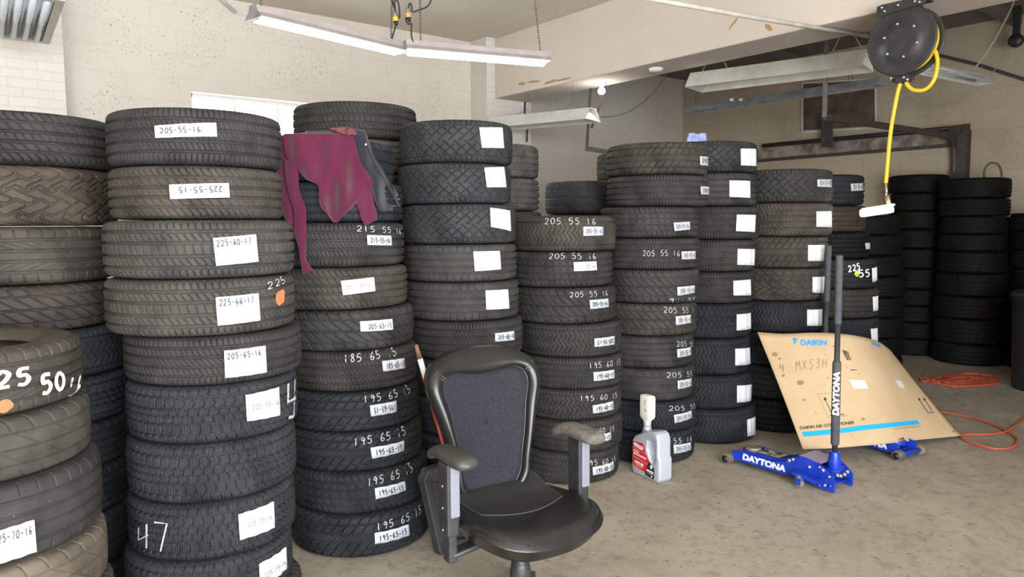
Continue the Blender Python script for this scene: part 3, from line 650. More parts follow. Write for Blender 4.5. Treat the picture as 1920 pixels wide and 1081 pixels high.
S8 = build_stack('stack behind the cardboard', (1470, 814, .33), [
    dict(xr=1562, pat='stud', col=(0.038, 0.038, 0.038), look='diamond-cut tire with grey paper', paper=sm(1531.5, 336, 1558.7, 336, 1558.7, 351, 1532, 350, t='215-55')),
    dict(xr=1562, pat='curved', col=(0.065, 0.057, 0.047), look='dust-brown tire with square white paper', paper=bp(1529.6, 396, 1558, 395.4, 1558.7, 426, 1529.6, 425)),
    dict(xr=1553, pat='swept', col=(0.055, 0.049, 0.042), paper=bp(1514, 459, 1545, 458.7, 1543, 489, 1514, 489)),
    dict(xr=1548, pat='terrain', col=(0.055, 0.047, 0.040), paper=bp(1522.6, 519, 1545, 518, 1543, 549, 1522.6, 548)),
    dict(xr=1545, pat='herring', col=BLK, paper=bp(1513, 580, 1541, 579, 1540.5, 610, 1513, 610)),
    dict(xr=1545, pat='terrain', col=BLK), dict(xr=1545, pat='rib', col=BLK), dict(xr=1545, pat='rib', col=VB)],
    [315, 379, 443, 503, 565, 626, 688, 750, 812], 1, 'tires in the stack behind the cardboard', rdef=.335)
S9 = build_stack('stack right of the jack handle', 6.68, [
    dict(xr=1621, pat='plain', col=BLK, look='dark tire with slim grey paper', paper=sm(1594.5, 344, 1618.5, 343, 1619, 357, 1595.6, 358, t='215-65')),
    dict(xr=1625, pat='plain', col=(0.046, 0.034, 0.027), look='brown-tinged tire'),
    dict(xr=1632, pat='rib', col=VB, paper=sm(1621, 455, 1630, 455, 1630, 466.5, 1622, 467)),
    dict(xr=1646, pat='plain', col=BLK, look='tire painted 225 with lime crayon', paper=bp(1634, 502.6, 1643, 500, 1643.5, 525.5, 1635, 529), chalk=[dict(q=Q(1588, 497, 1612, 492, 1614, 504, 1590, 510), t='225', m=PAINTW, w=.16, name='painted_number'), dict(q=Q(1606, 505, 1632, 503, 1632, 518, 1608, 520), t='55', m=PAINTW, w=.14, name='painted_number')], blob=[dict(q=Q(1601, 506, 1612, 505, 1612, 519, 1602, 520), m=LIME)]),
    dict(xr=1648, pat='rib', col=(0.038, 0.034, 0.030), paper=bp(1636, 556, 1645.5, 554, 1645.5, 581, 1637, 583)),
    dict(xr=1649, pat='herring', col=BLK, paper=bp(1632.5, 616, 1645, 614, 1645.5, 641, 1634, 642))],
    [326, 385, 435, 486, 542, 598, 655], 1, 'tires in the stack right of the jack handle')
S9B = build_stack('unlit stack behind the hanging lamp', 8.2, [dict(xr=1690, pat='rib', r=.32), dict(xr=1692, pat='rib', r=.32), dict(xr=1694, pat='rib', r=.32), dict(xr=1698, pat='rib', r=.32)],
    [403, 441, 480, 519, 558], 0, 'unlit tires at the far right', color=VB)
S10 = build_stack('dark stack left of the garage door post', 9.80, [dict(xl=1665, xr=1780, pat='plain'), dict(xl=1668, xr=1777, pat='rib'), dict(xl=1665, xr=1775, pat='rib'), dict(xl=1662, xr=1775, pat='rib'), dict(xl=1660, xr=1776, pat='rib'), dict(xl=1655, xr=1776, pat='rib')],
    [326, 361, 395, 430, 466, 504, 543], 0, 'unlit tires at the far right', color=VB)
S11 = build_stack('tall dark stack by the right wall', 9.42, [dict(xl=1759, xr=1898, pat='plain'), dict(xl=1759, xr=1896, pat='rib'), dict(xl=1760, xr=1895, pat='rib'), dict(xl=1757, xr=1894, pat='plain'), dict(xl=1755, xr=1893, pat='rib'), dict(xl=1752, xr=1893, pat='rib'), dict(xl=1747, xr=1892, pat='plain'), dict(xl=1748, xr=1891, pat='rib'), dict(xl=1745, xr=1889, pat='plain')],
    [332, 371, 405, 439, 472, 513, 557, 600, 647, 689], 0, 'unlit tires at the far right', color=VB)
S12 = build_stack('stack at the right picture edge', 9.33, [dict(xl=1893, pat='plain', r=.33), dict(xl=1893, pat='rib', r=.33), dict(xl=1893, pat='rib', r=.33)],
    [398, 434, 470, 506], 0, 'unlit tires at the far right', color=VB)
# ------------------------------------------------------------------ overhead: lights, chains, hardware
def Z3(v): return Vector(v)
TUBE = N('lit_tube', (1, 1, 1), .3, emit=(1, .97, .93), es=9).m
DIFF = N('lit_diffuser', (1, 1, 1), .4, emit=(1, .97, .92), es=5.5).m
UNLIT = plain('unlit_glass_tube', (.62, .68, .70), .2)
PINKM = wear('painted_fixture_metal', (.50, .44, .43), (.40, .35, .34), .45, scale=8)
CREAM = wear('cream_enamel', (.68, .66, .57), (.50, .47, .39), .5, scale=5, lo=.4, hi=.75)
GREYM = wear('grey_enamel', (.30, .31, .33), (.20, .20, .21), .5, scale=8)
WHITEM = wear('white_enamel', (.70, .70, .68), (.56, .54, .50), .5, scale=6)
CHAIN = plain('chain_steel', (.16, .14, .13), .5, .7)
CORD = plain('black_cord', (.02, .02, .02), .6)
def frame_of(a, b):
    a, b = Vector(a), Vector(b); d = (b - a); L = d.length; d.normalize(); s = d.cross(Vector((0, 0, 1))).normalized()
    return a, d, s, L
def chain(b, p, q, link_=.03, r=.0022):
    p, q = Vector(p), Vector(q); n = max(2, int((q - p).length / (link_ * .72))); d = (q - p).normalized(); u = d.orthogonal().normalized(); w = d.cross(u)
    for k in range(n):
        c = p + (q - p) * ((k + .5) / n); s = u if k % 2 else w
        ring = [c + d * (math.sin(t * math.pi / 4) * link_ * .5) + s * (math.cos(t * math.pi / 4) * link_ * .24) for t in range(8)]
        b.tube(ring, r, 5, closed=True)
# the two lit shop lights
def shop_light(a, b_, label, covered, ends=(True, True)):
    a, d, s, L = frame_of(a, b_); e = empty('shop_light', a, 0, label, 'ceiling light', 'lit shop lights'); o_ = Vector((0, 0, 0))
    sec = [(-.035, .085), (.035, .085), (.045, .045), (.085, .012), (.082, .006), (.04, .035), (-.04, .035), (-.082, .006), (-.085, .012), (-.045, .045)]
    bb = B(); bb.prism([(x, z) for x, z in sec], 0, L, lambda x, z, h: d * h + s * x + Vector((0, 0, z)))
    bb.build('housing', PINKM, e, bevel=.003)
    if covered:
        bb = B(); bb.prism([(.06, .02), (.045, -.012), (.02, -.024), (-.02, -.024), (-.045, -.012), (-.06, .02)], .02, L - .03, lambda x, z, h: d * h + s * x + Vector((0, 0, z)))
        bb.build('diffuser', DIFF, e, bevel=.006)
    else:
        for x in (-.032, .032):
            bb = B(); bb.cyl(d * .03 + s * x + Vector((0, 0, .006)), d * (L - .03) + s * x + Vector((0, 0, .006)), .018, 14); bb.build('fluorescent_tube', TUBE, e)
        for h in (.012, L - .012):
            bb = B(); bb.box(d * h + Vector((0, 0, .02)), (.1, .02, .05), Matrix((s, d, (0, 0, 1))).transposed().to_3x3()); bb.build('lamp_holder', WHITEM, e, bevel=.004)
    for h in (0, L):
        bb = B(); bb.prism([(-.088, .006), (.088, .006), (.046, .05), (.036, .088), (-.036, .088), (-.046, .05)], h - .003, h + .003, lambda x, z, q: d * q + s * x + Vector((0, 0, z)))
        bb.build('end_plate', PINKM if covered else GREYM, e)
    return e, a, d, s, L
ZF = 2.80
f1 = shop_light(at(475, 36, Z=ZF), at(752, 101, Z=ZF), 'lit shop light with bare tubes, the left of the joined pair below the ceiling', False)
f2 = shop_light(at(760, 97, Z=ZF), at(1026, 119, Z=ZF), 'lit shop light with white cover, right of the joined pair, beside the beam', True)
for (e, a, d, s, L), hh in ((f1, (.06, L_ := .0)), (f2, (.0, 0))): pass
def hang(lightset, h, top_dx, label, group='light chains'):
    e, a, d, s, L = lightset; p = a + d * h + Vector((0, 0, .085)); t = Vector((p.x, p.y, ZC)) + d * top_dx
    b = B(); chain(b, t, p); o = b.build('hanging_chain', CHAIN, None); tag(o, label, 'chain', group); return p, t
hang(f1, .06, -.02, 'thin chain holding the left end of the bare-tube shop light')
hang(f1, f1[4] - .10, .05, 'thin chain beside yellow plug, holding the middle of the joined lights')
hang(f2, .12, .0, 'thin chain beside orange plug, holding the left end of the covered light')
hang(f2, f2[4] - .06, -.10, 'thin chain holding the right end of the covered shop light')
YEL = plain('yellow_plug_band', (.80, .52, .06), .5); ORP = plain('orange_plug_band', (.80, .42, .12), .5)
def plug_cord(name_label, pts, plug_px, mat, Dp):
    P = [at(x, y, D=Dp) for x, y in pts]; b = B(); b.tube(catmull(P, 6), .006, 8); o = b.build('power_cord', CORD); tag(o, name_label, 'cord', 'power cords of the shop lights')
    x, y = plug_px; b = B(); b.cyl(at(x - 1, y - 12, D=Dp), at(x, y - 3, D=Dp), .012, 12, .02); b.build('plug_body', GREYM, o)
    b = B(); b.cyl(at(x, y - 3, D=Dp), at(x + 1, y + 6, D=Dp), .021, 14); b.build('plug_band', mat, o)
    b = B(); b.cyl(at(x + 1, y + 6, D=Dp), at(x + 3, y + 14, D=Dp), .02, 12, .009); b.build('plug_body', CORD, o)
D1 = math.hypot(*(f2[1].xy)) - .02
plug_cord('black cord with yellow plug looped above the joint of the shop lights', [(731, -22), (736, 2), (742, 22), (749, 34), (748, 12), (745, 1), (740, 4), (741, 18), (741, 30), (742, 40), (741, 52), (736, 68), (735, 76)], (741, 34), YEL, D1)
plug_cord('black cord with orange plug above the left end of the covered light', [(806, -24), (808, 0), (800, 13), (785, 19), (773, 22), (772, 12), (769, 6), (766, 12), (763, 22), (761, 36), (765, 45), (771, 44), (771, 55), (772, 70), (776, 82), (780, 87)], (765, 27), ORP, D1)
# cold open-trough fixtures
def trough(a, b_, w, label, lamps=2, mat=None, end_slope=.10, h=.11, name='fluorescent_fixture', ends=True, sidemat=None):
    mat = mat or CREAM
    a, d, s, L = frame_of(a, b_); e = empty(name, a, 0, label, 'ceiling light', 'unlit fluorescent fixtures'); up = Vector((0, 0, 1))
    bb = B(); t = .004; sec = [(-w / 2, 0), (-w * .2, h), (w * .2, h), (w / 2, 0)]; P = []
    for hh, k in ((0, 1), (L, 1)): P.append([d * hh + s * x + up * z for x, z in sec])
    bb.smooth = False; bb.grid(P); bb.build('reflector', mat, e, solid=.004)
    if ends:
        for hh, q in ((0, -1), (L, 1)):
            bb = B(); bb.smooth = False; bb.add([d * (hh + q * end_slope * .0) + s * (-w / 2), d * hh + s * (w / 2), d * (hh - q * end_slope) + s * (w * .2) + up * h, d * (hh - q * end_slope) - s * (w * .2) + up * h], [(0, 1, 2, 3)]); bb.build('end_plate', sidemat or WHITEM, e, solid=.004)
    bb = B(); bb.box(d * (L / 2) + up * (h - .02), (L - .22, w * .32, .03), Matrix((d, s, up)).transposed()); bb.build('lamp_channel', mat, e, bevel=.003)
    for k in range(lamps):
        x = (k - (lamps - 1) / 2) * w * .5 / max(lamps - 1, 1)
        bb = B(); bb.cyl(d * .14 + s * x + up * (h * .45), d * (L - .14) + s * x + up * (h * .45), .017, 12); bb.build('fluorescent_tube', UNLIT, e)
    return e, a, d, s, L
a4 = at(1300, 168, Z=2.83); b4 = at(1628, 128, Z=2.83)
t4 = trough(a4, b4, .40, 'large cream unlit fixture hanging beyond the beam, left of the hose reel', 2, h=.15, end_slope=.16)
a3 = at(1112, 226, Z=2.60); b3 = at(925, 243, Z=2.60)
t3 = trough(a3, b3, .36, 'white unlit fixture hanging below the beam near the window wall pilaster', 2, WHITEM, h=.13, end_slope=.07)
a5 = at(1290, 212, Z=2.80); b5 = at(1652, 160, Z=2.80)
t5 = trough(a5, b5, .20, 'narrow grey strip fixture behind and below the cream one', 1, GREYM, .0, .07, ends=True, sidemat=GREYM)
for x in (1372, 1389): 
    p = at(x, 187, Z=2.82); b = B(); b.box(p - t5[1] - t5[3] * 0, (.03, .03, .03)); b.build('lamp_clip', WHITEM, t5[0])
a6 = at(1728, 134, Z=2.78); b6 = at(1850, 158, Z=2.78)
t6 = trough(a6, b6, .16, 'small white unlit fixture behind the yellow hose loop', 2, WHITEM, .03, .07)
def rope(name, pts, r, mat, label, cat, group=None, n=6, smooth=True):
    b = B(); b.tube(catmull(pts, 6) if smooth else pts, r, n); o = b.build(name, mat); tag(o, label, cat, group); return o
ROPE = plain('pale_rope', (.42, .38, .31), .9); ROPED = plain('dark_wire', (.07, .065, .06), .7)
def vee(t, h, label, mat=ROPE, apex_dz=.42, r=.005, span=.16, top=None):
    top = top or ZC
    e, a, d, s, L = t; c = a + d * h; ap = c + Vector((0, 0, min(apex_dz, top - c.z - .03)))
    if top < ZC: ap.x = max(ap.x, BX0 + .06)
    b = B(); b.tube([c - d * span + Vector((0, 0, .10)), ap, c + d * span + Vector((0, 0, .10))], r, 6); b.tube([ap, Vector((ap.x, ap.y, top))], r * .8, 6); o = b.build('hanging_wire', mat); tag(o, label, 'wire', 'wires holding the unlit fixtures')
vee(t4, .22, 'wire vee over the left end of the large cream fixture'); vee(t4, t4[4] - .18, 'wire vee over the right end of the large cream fixture', r=.006)
vee(t3, .25, 'wire vee over the near end of the white fixture under the beam', ROPED, .22, .002, top=BZ)
vee(t3, t3[4] - .35, 'wire vee over the far end of the white fixture under the beam', ROPED, .22, .002, top=BZ)
vee(t5, .12, 'dark hanger over the left end of the grey strip fixture', ROPED, .5, .003, .02); vee(t5, t5[4] - .3, 'dark hanger over the right end of the grey strip fixture', ROPED, .5, .003, .02)
vee(t6, .2, 'dark hanger over the small white fixture', ROPED, .4, .003, .05)
# big fixture in the top left corner
a0 = at(46, 66, Z=2.86); q0 = at(-27, 390, D=4); dd = Vector((q0.x, q0.y, 0)).normalized()
dd = -Vector((FH.x * 1 + RH.x * (-987 / FPX), FH.y + RH.y * (-987 / FPX), 0)).normalized()
s0 = dd.cross(Vector((0, 0, 1))).normalized()
e0 = empty('fluorescent_fixture', a0, 0, 'wide unlit four-tube fixture cut by the top left picture corner', 'ceiling light', 'unlit fluorescent fixtures')
w0 = abs((at(93, 83, Z=2.86) - at(0, 75, Z=2.86)).length) * 1.25
c0 = (at(93, 83, Z=2.86) - a0); b = B(); b.smooth = False; L0 = 1.3; sg = 1 if c0.dot(s0) > 0 else -1
def q_(x, h, z): return c0 - s0 * sg * x + dd * h + Vector((0, 0, z))
b.add([q_(0, 0, 0), q_(w0, 0, 0), q_(w0, L0, 0), q_(0, L0, 0), q_(.05, .05, 0), q_(w0 - .05, .05, 0), q_(w0 - .05, L0 - .05, 0), q_(.05, L0 - .05, 0), q_(0, 0, .09), q_(w0, 0, .09), q_(w0, L0, .09), q_(0, L0, .09)],
      [(0, 1, 5, 4), (1, 2, 6, 5), (2, 3, 7, 6), (3, 0, 4, 7), (0, 1, 9, 8), (1, 2, 10, 9), (2, 3, 11, 10), (3, 0, 8, 11), (8, 9, 10, 11)])
b.build('housing', wear('dusty_housing_paint', (.66, .62, .55), (.54, .50, .43), .6, scale=4), e0, solid=.003)
b = B(); nf = 24; P = []
for h in (.06, L0 - .06): P.append([q_(.05 + (w0 - .1) * k / nf, h, .02 + .045 * abs(math.sin(k / nf * math.pi * 4))) for k in range(nf + 1)])
b.grid(P); b.build('reflector', plain('polished_reflector', (.70, .74, .76), .4, .1), e0, solid=.002)
for k in range(4):
    x = .05 + (w0 - .1) * (k + .5) / 4; b = B(); b.cyl(q_(x, .08, .005), q_(x, L0 - .08, .005), .019, 14); b.build('fluorescent_tube', UNLIT, e0)
b = B(); p = a0 + q_(.03, .30, .09); chain(b, Vector((p.x, p.y, ZC)), p, .035, .003); tag(b.build('hanging_chain', CHAIN), 'chain holding the corner of the wide four-tube fixture, top left', 'chain', 'light chains')
b = B(); p = a0 + q_(w0 - .05, .30, .09); chain(b, Vector((p.x, p.y, ZC)), p, .035, .003); tag(b.build('hanging_chain', CHAIN), 'chain on the far left side of the wide four-tube fixture', 'chain', 'light chains')
# stub of conduit by the ceiling, pipe under the beam
PIPE = wear('painted_pipe', (.62, .58, .53), (.48, .44, .40), .5, scale=10)
rope('conduit', [at(398, -16, Y=YA - .06), at(443, 24, Y=YA - .06)], .016, PIPE, 'short pale conduit stub on the wall near the ceiling', 'pipe', smooth=False, n=12)
rope('conduit', [at(1150, -14, Z=2.978), at(1420, 34, Z=2.978), at(1640, 70, Z=2.975)], .0165, PIPE, 'long pale pipe crossing under the beam to the hose reel', 'pipe', smooth=False, n=12)
# sockets on the beam underside
LW = plain('lamp_white_plastic', (.80, .80, .80), .35)
p = at(1230, 128, Z=BZ); b = B(); b.lathe([(0, -.035), (.05, -.034), (.062, -.022), (.068, -.008), (.070, 0), (0, 0)], n=28); o = b.build('smoke_detector', LW, None, p); tag(o, 'round white smoke detector on the underside of the beam', 'smoke detector')
b = B(); b.lathe([(.052, -.0205), (.056, -.0235), (.060, -.0205)], n=28, closed=True); b.build('vent_ring', GREYM, o)
p = at(1128, 155, Z=BZ); e = empty('bulb_lamp', p, 0, 'small lit round bulb in a socket under the beam', 'lamp')
b = B(); b.lathe([(0, 0), (.055, 0), (.05, -.02), (.025, -.035), (.022, -.05), (0, -.05)], n=24); b.build('socket', LW, e)
b = B(); b.lathe([(0.0, -.125), (.02, -.122), (.036, -.108), (.041, -.088), (.034, -.066), (.02, -.052), (0, -.048)], n=24); BULB = e.location.copy(); b.build('light_bulb', N('lit_bulb', (1, 1, 1), .3, emit=(1, .98, .95), es=6).m, e)
pl_ = bpy.data.lights.new('bulb_light', 'POINT'); pl_.energy = 2.2; pl_.shadow_soft_size = .06; pl_.color = (1, .97, .92); po_ = bpy.data.objects.new('bulb_light', pl_); COL.objects.link(po_); po_.location = BULB + Vector((0, 0, -.19))
# old track hangers behind the beam
IRON = wear('dark_iron', (.07, .065, .065), (.12, .09, .075), .55, .5, scale=14)
def hanger(label, polys):
    e = None; b = B()
    for (x0, y0, x1, y1, w) in polys: b.bar(at(x0, y0, X=5.95), at(x1, y1, X=5.95), w, .012, (1, 0, 0))
    tag(b.build('track_hanger', IRON), label, 'bracket', 'iron hangers behind the beam')
hanger('iron hanger with a diagonal brace right of the small white fixture', [(1107.5, 162, 1100, 279, .03), (1136, 166, 1109, 240, .025), (1098, 278, 1140, 285, .05)])
hanger('short iron hanger behind the white fixture next to the studded tires', [(984.5, 189, 983, 229, .025), (958, 229, 990, 230, .03), (989, 230, 988, 266, .02)])
rope('power_cord', [at(1127, 219, X=6.04), at(1152, 217, X=6.09), at(1185, 206, X=6.14), at(1215, 183, X=6.14), at(1238, 158, X=6.09), at(1250, 136, X=6.03)], .006, ROPED, 'thin dark cord swinging from the white fixture up to the beam', 'cord')
# ---- garage door hardware on the right wall
HDR = wear('weathered_header_steel', (.42, .37, .31), (.16, .13, .11), .7, .1, scale=7, lo=.38, hi=.62)
WOOD = wear('stained_board', (.16, .10, .07), (.07, .05, .04), .8, scale=5, lo=.35, hi=.65, bump=.2)
y0, y1 = at(1383, 308, X=XB - .05).y, at(1785, 278, X=XB - .05).y
b = B(); b.box((XB - .03, (y0 + y1) / 2, 2.470), (.06, y0 - y1, .15)); o = b.build('door_header', HDR, bevel=.004); tag(o, 'weathered steel header strip over the blocked-up garage doorway', 'header')
b = B(); b.box((XB - .05, (y0 + y1) / 2, 2.378), (.1, y0 - y1, .035)); b.build('lower_lip', IRON, o)
e = empty('door_torsion_bar', at(1610, 258, X=XB - .16), 0, 'black torsion bar with brackets across the wall above the header', 'door hardware')
c = e.location; b = B(); b.cyl(at(1430, 273, X=XB - .16) - c, at(1795, 239, X=XB - .16) - c, .026, 14); b.build('bar', BLACKP, e)
b = B(); b.prism([(1539, 229), (1562, 229), (1562, 276), (1539, 276)], 0, .02, lambda x, y, h: at(x, y, X=XB - .19 + h) - c); b.build('bracket_plate', IRON, e)
b = B(); b.bar(at(1551, 262, X=XB - .17) - c, at(1551, 262, X=XB - .001) - c, .1, .05); b.build('bracket_plate', IRON, e)
b = B(); b.bar(at(1786, 243, X=XB - .2) - c, at(1812, 240, X=XB - .001) - c, .1, .09); b.build('bracket_plate', IRON, e)
e = empty('door_track', at(1790, 300, X=XB - .1), 0, 'dark steel garage door track running from the wall post toward the beam', 'door hardware'); c = e.location.copy()
zt = at(1795, 257, X=XB - .12).z
pe = at(1546, 219, Z=zt + .02)
b = B(); b.bar(at(1790, 256, X=XB - .15) - c, pe - c, .035, .06); b.build('horizontal_track', IRON, e)
b = B(); b.bar(pe - c, Vector((pe.x, pe.y, ZC)) - c, .04, .02, (1, 0, 0)); b.build('hanging_strut', wear('galvanized_strut', (.26, .25, .24), (.16, .15, .14), .5, .4), e)
yv = at(1789, 300, X=XB - .1).y; b = B(); b.tube(catmull([Vector((XB - .32, yv, zt)), Vector((XB - .18, yv, zt - .05)), Vector((XB - .11, yv, zt - .17)), Vector((XB - .10, yv, zt - .4))], 6), .03, 6); b.bar((XB - .10, yv, zt - .38), (XB - .10, yv, 0), .05, .06, (1, 0, 0))
o = b.build('vertical_track', IRON, e); o.location = -c
b = B(); yp = at(1806, 300, X=XB - .05).y; b.box(Vector((XB - .06, yp, 1.265)) - c, (.12, .11, 2.53)); b.build('door_post', IRON, e)
b = B(); b.prism([(1508, 158), (1638, 150), (1640, 236), (1508, 244)], 0, .03, lambda x, y, h: at(x, y, X=XB - .031 + h)); o = b.build('boarded_vent', WOOD); tag(o, 'dark brown stained board covering a vent high on the right wall', 'board')
b = B()
for k in range(4):
    P4 = [(1504, 156), (1642, 148), (1643, 239), (1504, 248)]; b.bar(at(*P4[k], X=XB - .03), at(*P4[(k + 1) % 4], X=XB - .03), .022, .02, (1, 0, 0))
b.build('board_frame', CREAM, o)
# blue packet lying on the stack of blank-paper tires
p = at(1306, 262, D=5.30); ztop = S7[0][4]
b = B(); ex = RH; ey = FH * .5 + Vector((0, 0, .85)); base = polar(azi(1306, 262), 5.25, ztop + .002)
b.prism([(-.065, 0), (.07, 0), (.062, .055), (.03, .058), (.02, .05), (-.005, .05), (-.02, .058), (-.05, .055)], 0, .03, lambda x, y, h: base + ex * x + Vector((0, 0, y)) + FH * h)
o = b.build('parts_packet', wear('blue_printed_card', (.05, .08, .30), (.22, .26, .45), .4, scale=30)); tag(o, 'small blue and white packet lying on the top tire with a paper', 'packet')
# ---- hose reel
RX = 5.34; cen = at(1690, 76, X=RX); e = empty('hose_reel', cen, 0, 'black hose reel with yellow air hose mounted on the beam', 'hose reel')
RB = wear('black_enamel', (.025, .026, .028), (.04, .04, .042), .4, scale=14, bump=.04); YH = plain('yellow_hose', (.86, .55, .02), .42)
rr = .235; Mx = Matrix.Rotation(-math.pi / 2, 3, 'Y')
for nm, x in (('front_disc', 0.), ('rear_disc', .115)):
    b = B(); b.lathe([(0, .012), (.07, .014), (.13, .012), (.137, .004), (.208, .002), (rr - .01, .006), (rr, .0), (rr - .004, -.008), (.0, -.006)], n=56, M=Mx, c=(x, 0, 0)); b.build(nm, RB, e)
for k in range(6):
    a = math.radians(18 + 60 * k); b = B(); b.lathe([(0, .022), (.009, .021), (.010, .012)], n=10, M=Mx, c=(0, math.cos(a) * .115, math.sin(a) * .115)); b.build('disc_bolt', STEEL, e)
b = B()
for k, (x, r_) in enumerate(((.03, .196), (.052, .201), (.074, .198), (.095, .194))): b.tube([Vector((x, r_ * math.cos(t * .19635), r_ * math.sin(t * .19635))) for t in range(32)], .0115, 8, closed=True)
b.build('wound_hose', YH, e)
b = B(); b.box((.058, 0, .255), (.15, .29, .02)); b.box((.125, 0, .14), (.012, .16, .2)); b.prism([(-.19, .26), (.165, .26), (.175, .185), (-.145, .21)], -.02, -.012, lambda y, z, h: Vector((h, y, z))); b.build('mount_bracket', RB, e, bevel=.003)
for y, z in ((.11, .215), (.13, .243), (.02, .235), (-.09, .235), (-.12, .224)): 
    b = B(); b.lathe([(0, .012), (.008, .011), (.009, 0)], n=8, M=Mx, c=(-.02, y, z)); b.build('bracket_bolt', STEEL, e)
c = cen; fx = RX + .05
b = B(); b.tube(catmull([at(1754, 95, X=fx + .03) - c, at(1758, 118, X=fx + .02) - c, at(1752, 148, X=fx) - c, at(1736, 167, X=fx) - c, at(1715, 169, X=fx) - c, at(1702, 160, X=fx) - c, at(1699, 150, X=fx) - c], 8), .013, 10); b.build('loose_hose_loop', YH, e)
b = B(); b.tube(catmull([at(1722, 112, X=fx) - c, at(1706, 124, X=fx) - c, at(1696, 140, X=fx) - c, at(1692, 148, X=fx) - c], 6), .013, 10); b.build('hose_lead', YH, e)
g = at(1694, 148, X=fx) - c; b = B(); b.box(g, (.06, .09, .05)); b.cyl(g + Vector((0, -.07, .0)), g + Vector((0, .075, 0)), .014, 10); b.build('roller_guide', RB, e, bevel=.006)
b = B(); b.bar(g + Vector((0, 0, .02)), Vector((.058, 0, -.1)), .03, .012, (1, 0, 0)); b.build('guide_arm', RB, e)
for q in ((1671, 147), (1695, 145), (1702, 149)):
    b = B(); gg = at(*q, X=fx - .04) - c; b.lathe([(0, .012), (.009, .01), (.01, 0)], n=8, M=Mx, c=gg); b.build('guide_bolt', STEEL, e)
hx = [(1688, 156), (1683, 175), (1677, 205), (1671, 240), (1667, 275), (1664, 310), (1661, 343)]
b = B(); b.tube(catmull([at(x, y, X=fx) - c for x, y in hx], 6), .0135, 10); b.build('hanging_hose', YH, e)
b = B(); b.cyl(at(1661, 343, X=fx) - c, at(1663, 368, X=fx) - c, .009, 10); b.build('hose_fitting', STEEL, e)
b = B(); b.cyl(at(1663, 367, X=fx) - c, at(1668, 384, X=fx) - c, .016, 12, .013); b.build('coupler', plain('brass_coupler', (.62, .45, .22), .35, .6), e)
# lit work light hanging at the end of the hose
e = empty('work_light', at(1668, 386, X=fx), 0, 'glowing white work light bar hanging below the end of the yellow hose', 'lamp'); c = e.location.copy()
L1, L2 = at(1614, 400, X=fx) - c, at(1674, 391, X=fx) - c
b = B(); b.bar(L1, L2, .05, .052, (0, 0, 1)); b.build('light_panel', N('glowing_lens', (1, 1, 1), .3, emit=(.9, .97, 1), es=14).m, e, bevel=.012)
b = B(); b.bar(L1 + Vector((.02, 0, .03)), L2 + Vector((.02, 0, .03)), .03, .012); b.build('light_housing', LW, e)
b = B(); b.tube([Vector((0, 0, .012)), Vector((0, .02, .02)), L2 * .5 + L1 * .0 + Vector((0, 0, .02))], .004, 6); b.build('hook', STEEL, e)
# ropes at the right
rope('pull_rope', [at(1906, -12, X=7.9), at(1893, 22, X=7.9), at(1866, 72, X=7.9), at(1840, 112, X=7.9), at(1822, 134, X=7.9)], .008, ROPE, 'pale rope hanging down from the ceiling at the right', 'rope', 'ropes at the right')
rope('pull_rope', [at(1890, 96, X=9.1), at(1862, 135, X=9.1), at(1828, 172, X=9.1), at(1795, 192, X=9.1), at(1765, 198, X=9.1), at(1735, 196, X=9.1), at(1700, 182, X=9.1)], .005, ROPE, 'thin pale cord sagging across the tan wall', 'rope', 'ropes at the right')
rope('conduit', [at(1640, 78, X=9.36), at(1745, 100, X=9.36), at(1830, 120, X=9.36), at(1925, 150, X=9.36), at(2200, 236, X=9.36)], .018, ROPED, 'dark pipe sloping across the upper right wall', 'pipe', smooth=False)
e = empty('ceiling_pulley', at(1905, 76, X=9.0), 0, 'black pulley housing near the ceiling at the right picture edge', 'pulley')
b = B(); b.lathe([(0, .04), (.06, .04), (.07, .02), (.07, -.02), (.06, -.04), (0, -.04)], n=20, M=Mx); b.build('wheel', BLACKP, e)
pz = ZC - e.location.z; b = B(); b.bar((0, 0, 0), (0, 0, pz), .06, .05, (1, 0, 0)); b.build('mount_strap', BLACKP, e)
# carrying loop on the tall dark stack
zt = S11[0][4]; D_ = 9.3
P = [at(1845, 334, D=D_), at(1846, 318, D=D_), at(1853, 308, D=D_), at(1862, 305, D=D_), at(1872, 309, D=D_), at(1877, 320, D=D_), at(1878, 333, D=D_)]
P[0].z = P[-1].z = zt + .004
rope('carry_loop', P, .010, plain('worn_strap', (.10, .08, .07), .8), 'brown strap loop standing on the tall dark stack', 'strap')
# ------------------------------------------------------------------ office chair
LEA = N('black_leather', (.012, .012, .0115), .30, 0, .5); co = LEA.coord(); LEA.bump(LEA.noise(co, 160, 4), .10, .0015)
LEA.base(LEA.ramp(LEA.noise(co, 6, 6), [(.4, (.009, .009, .0085)), (.75, (.018, .0175, .015))])); LEA = LEA.m
s = N('chair_mesh_fabric', (.05, .052, .065), .85, 0, .3); co = s.coord('Object', (1, 1, 1)); w1 = s.n('ShaderNodeTexVoronoi'); w1.inputs['Scale'].default_value = 230; s.l(co, w1.inputs['Vector'])
f = s.noise(co, 7, 5, .7); c_ = s.mix(s.ramp(f, [(.6, (0, 0, 0)), (.85, (.3, .3, .3))]), s.ramp(w1.outputs['Distance'], [(.2, (.005, .0052, .007)), (.55, (.019, .0195, .025))]), (.045, .045, .055)); s.base(c_); s.bump(w1.outputs['Distance'], .5, .002); MESHF = s.m
s = N('perforated_leather', (.02, .02, .02), .45, 0, .5); co = s.coord(); v = s.n('ShaderNodeTexVoronoi'); v.inputs['Scale'].default_value = 120; v.inputs['Randomness'].default_value = .1; s.l(co, v.inputs['Vector'])
s.base(s.ramp(v.outputs['Distance'], [(.15, (.006, .006, .006)), (.3, (.024, .024, .023))])); s.bump(v.outputs['Distance'], .3, .001); PERF = s.m
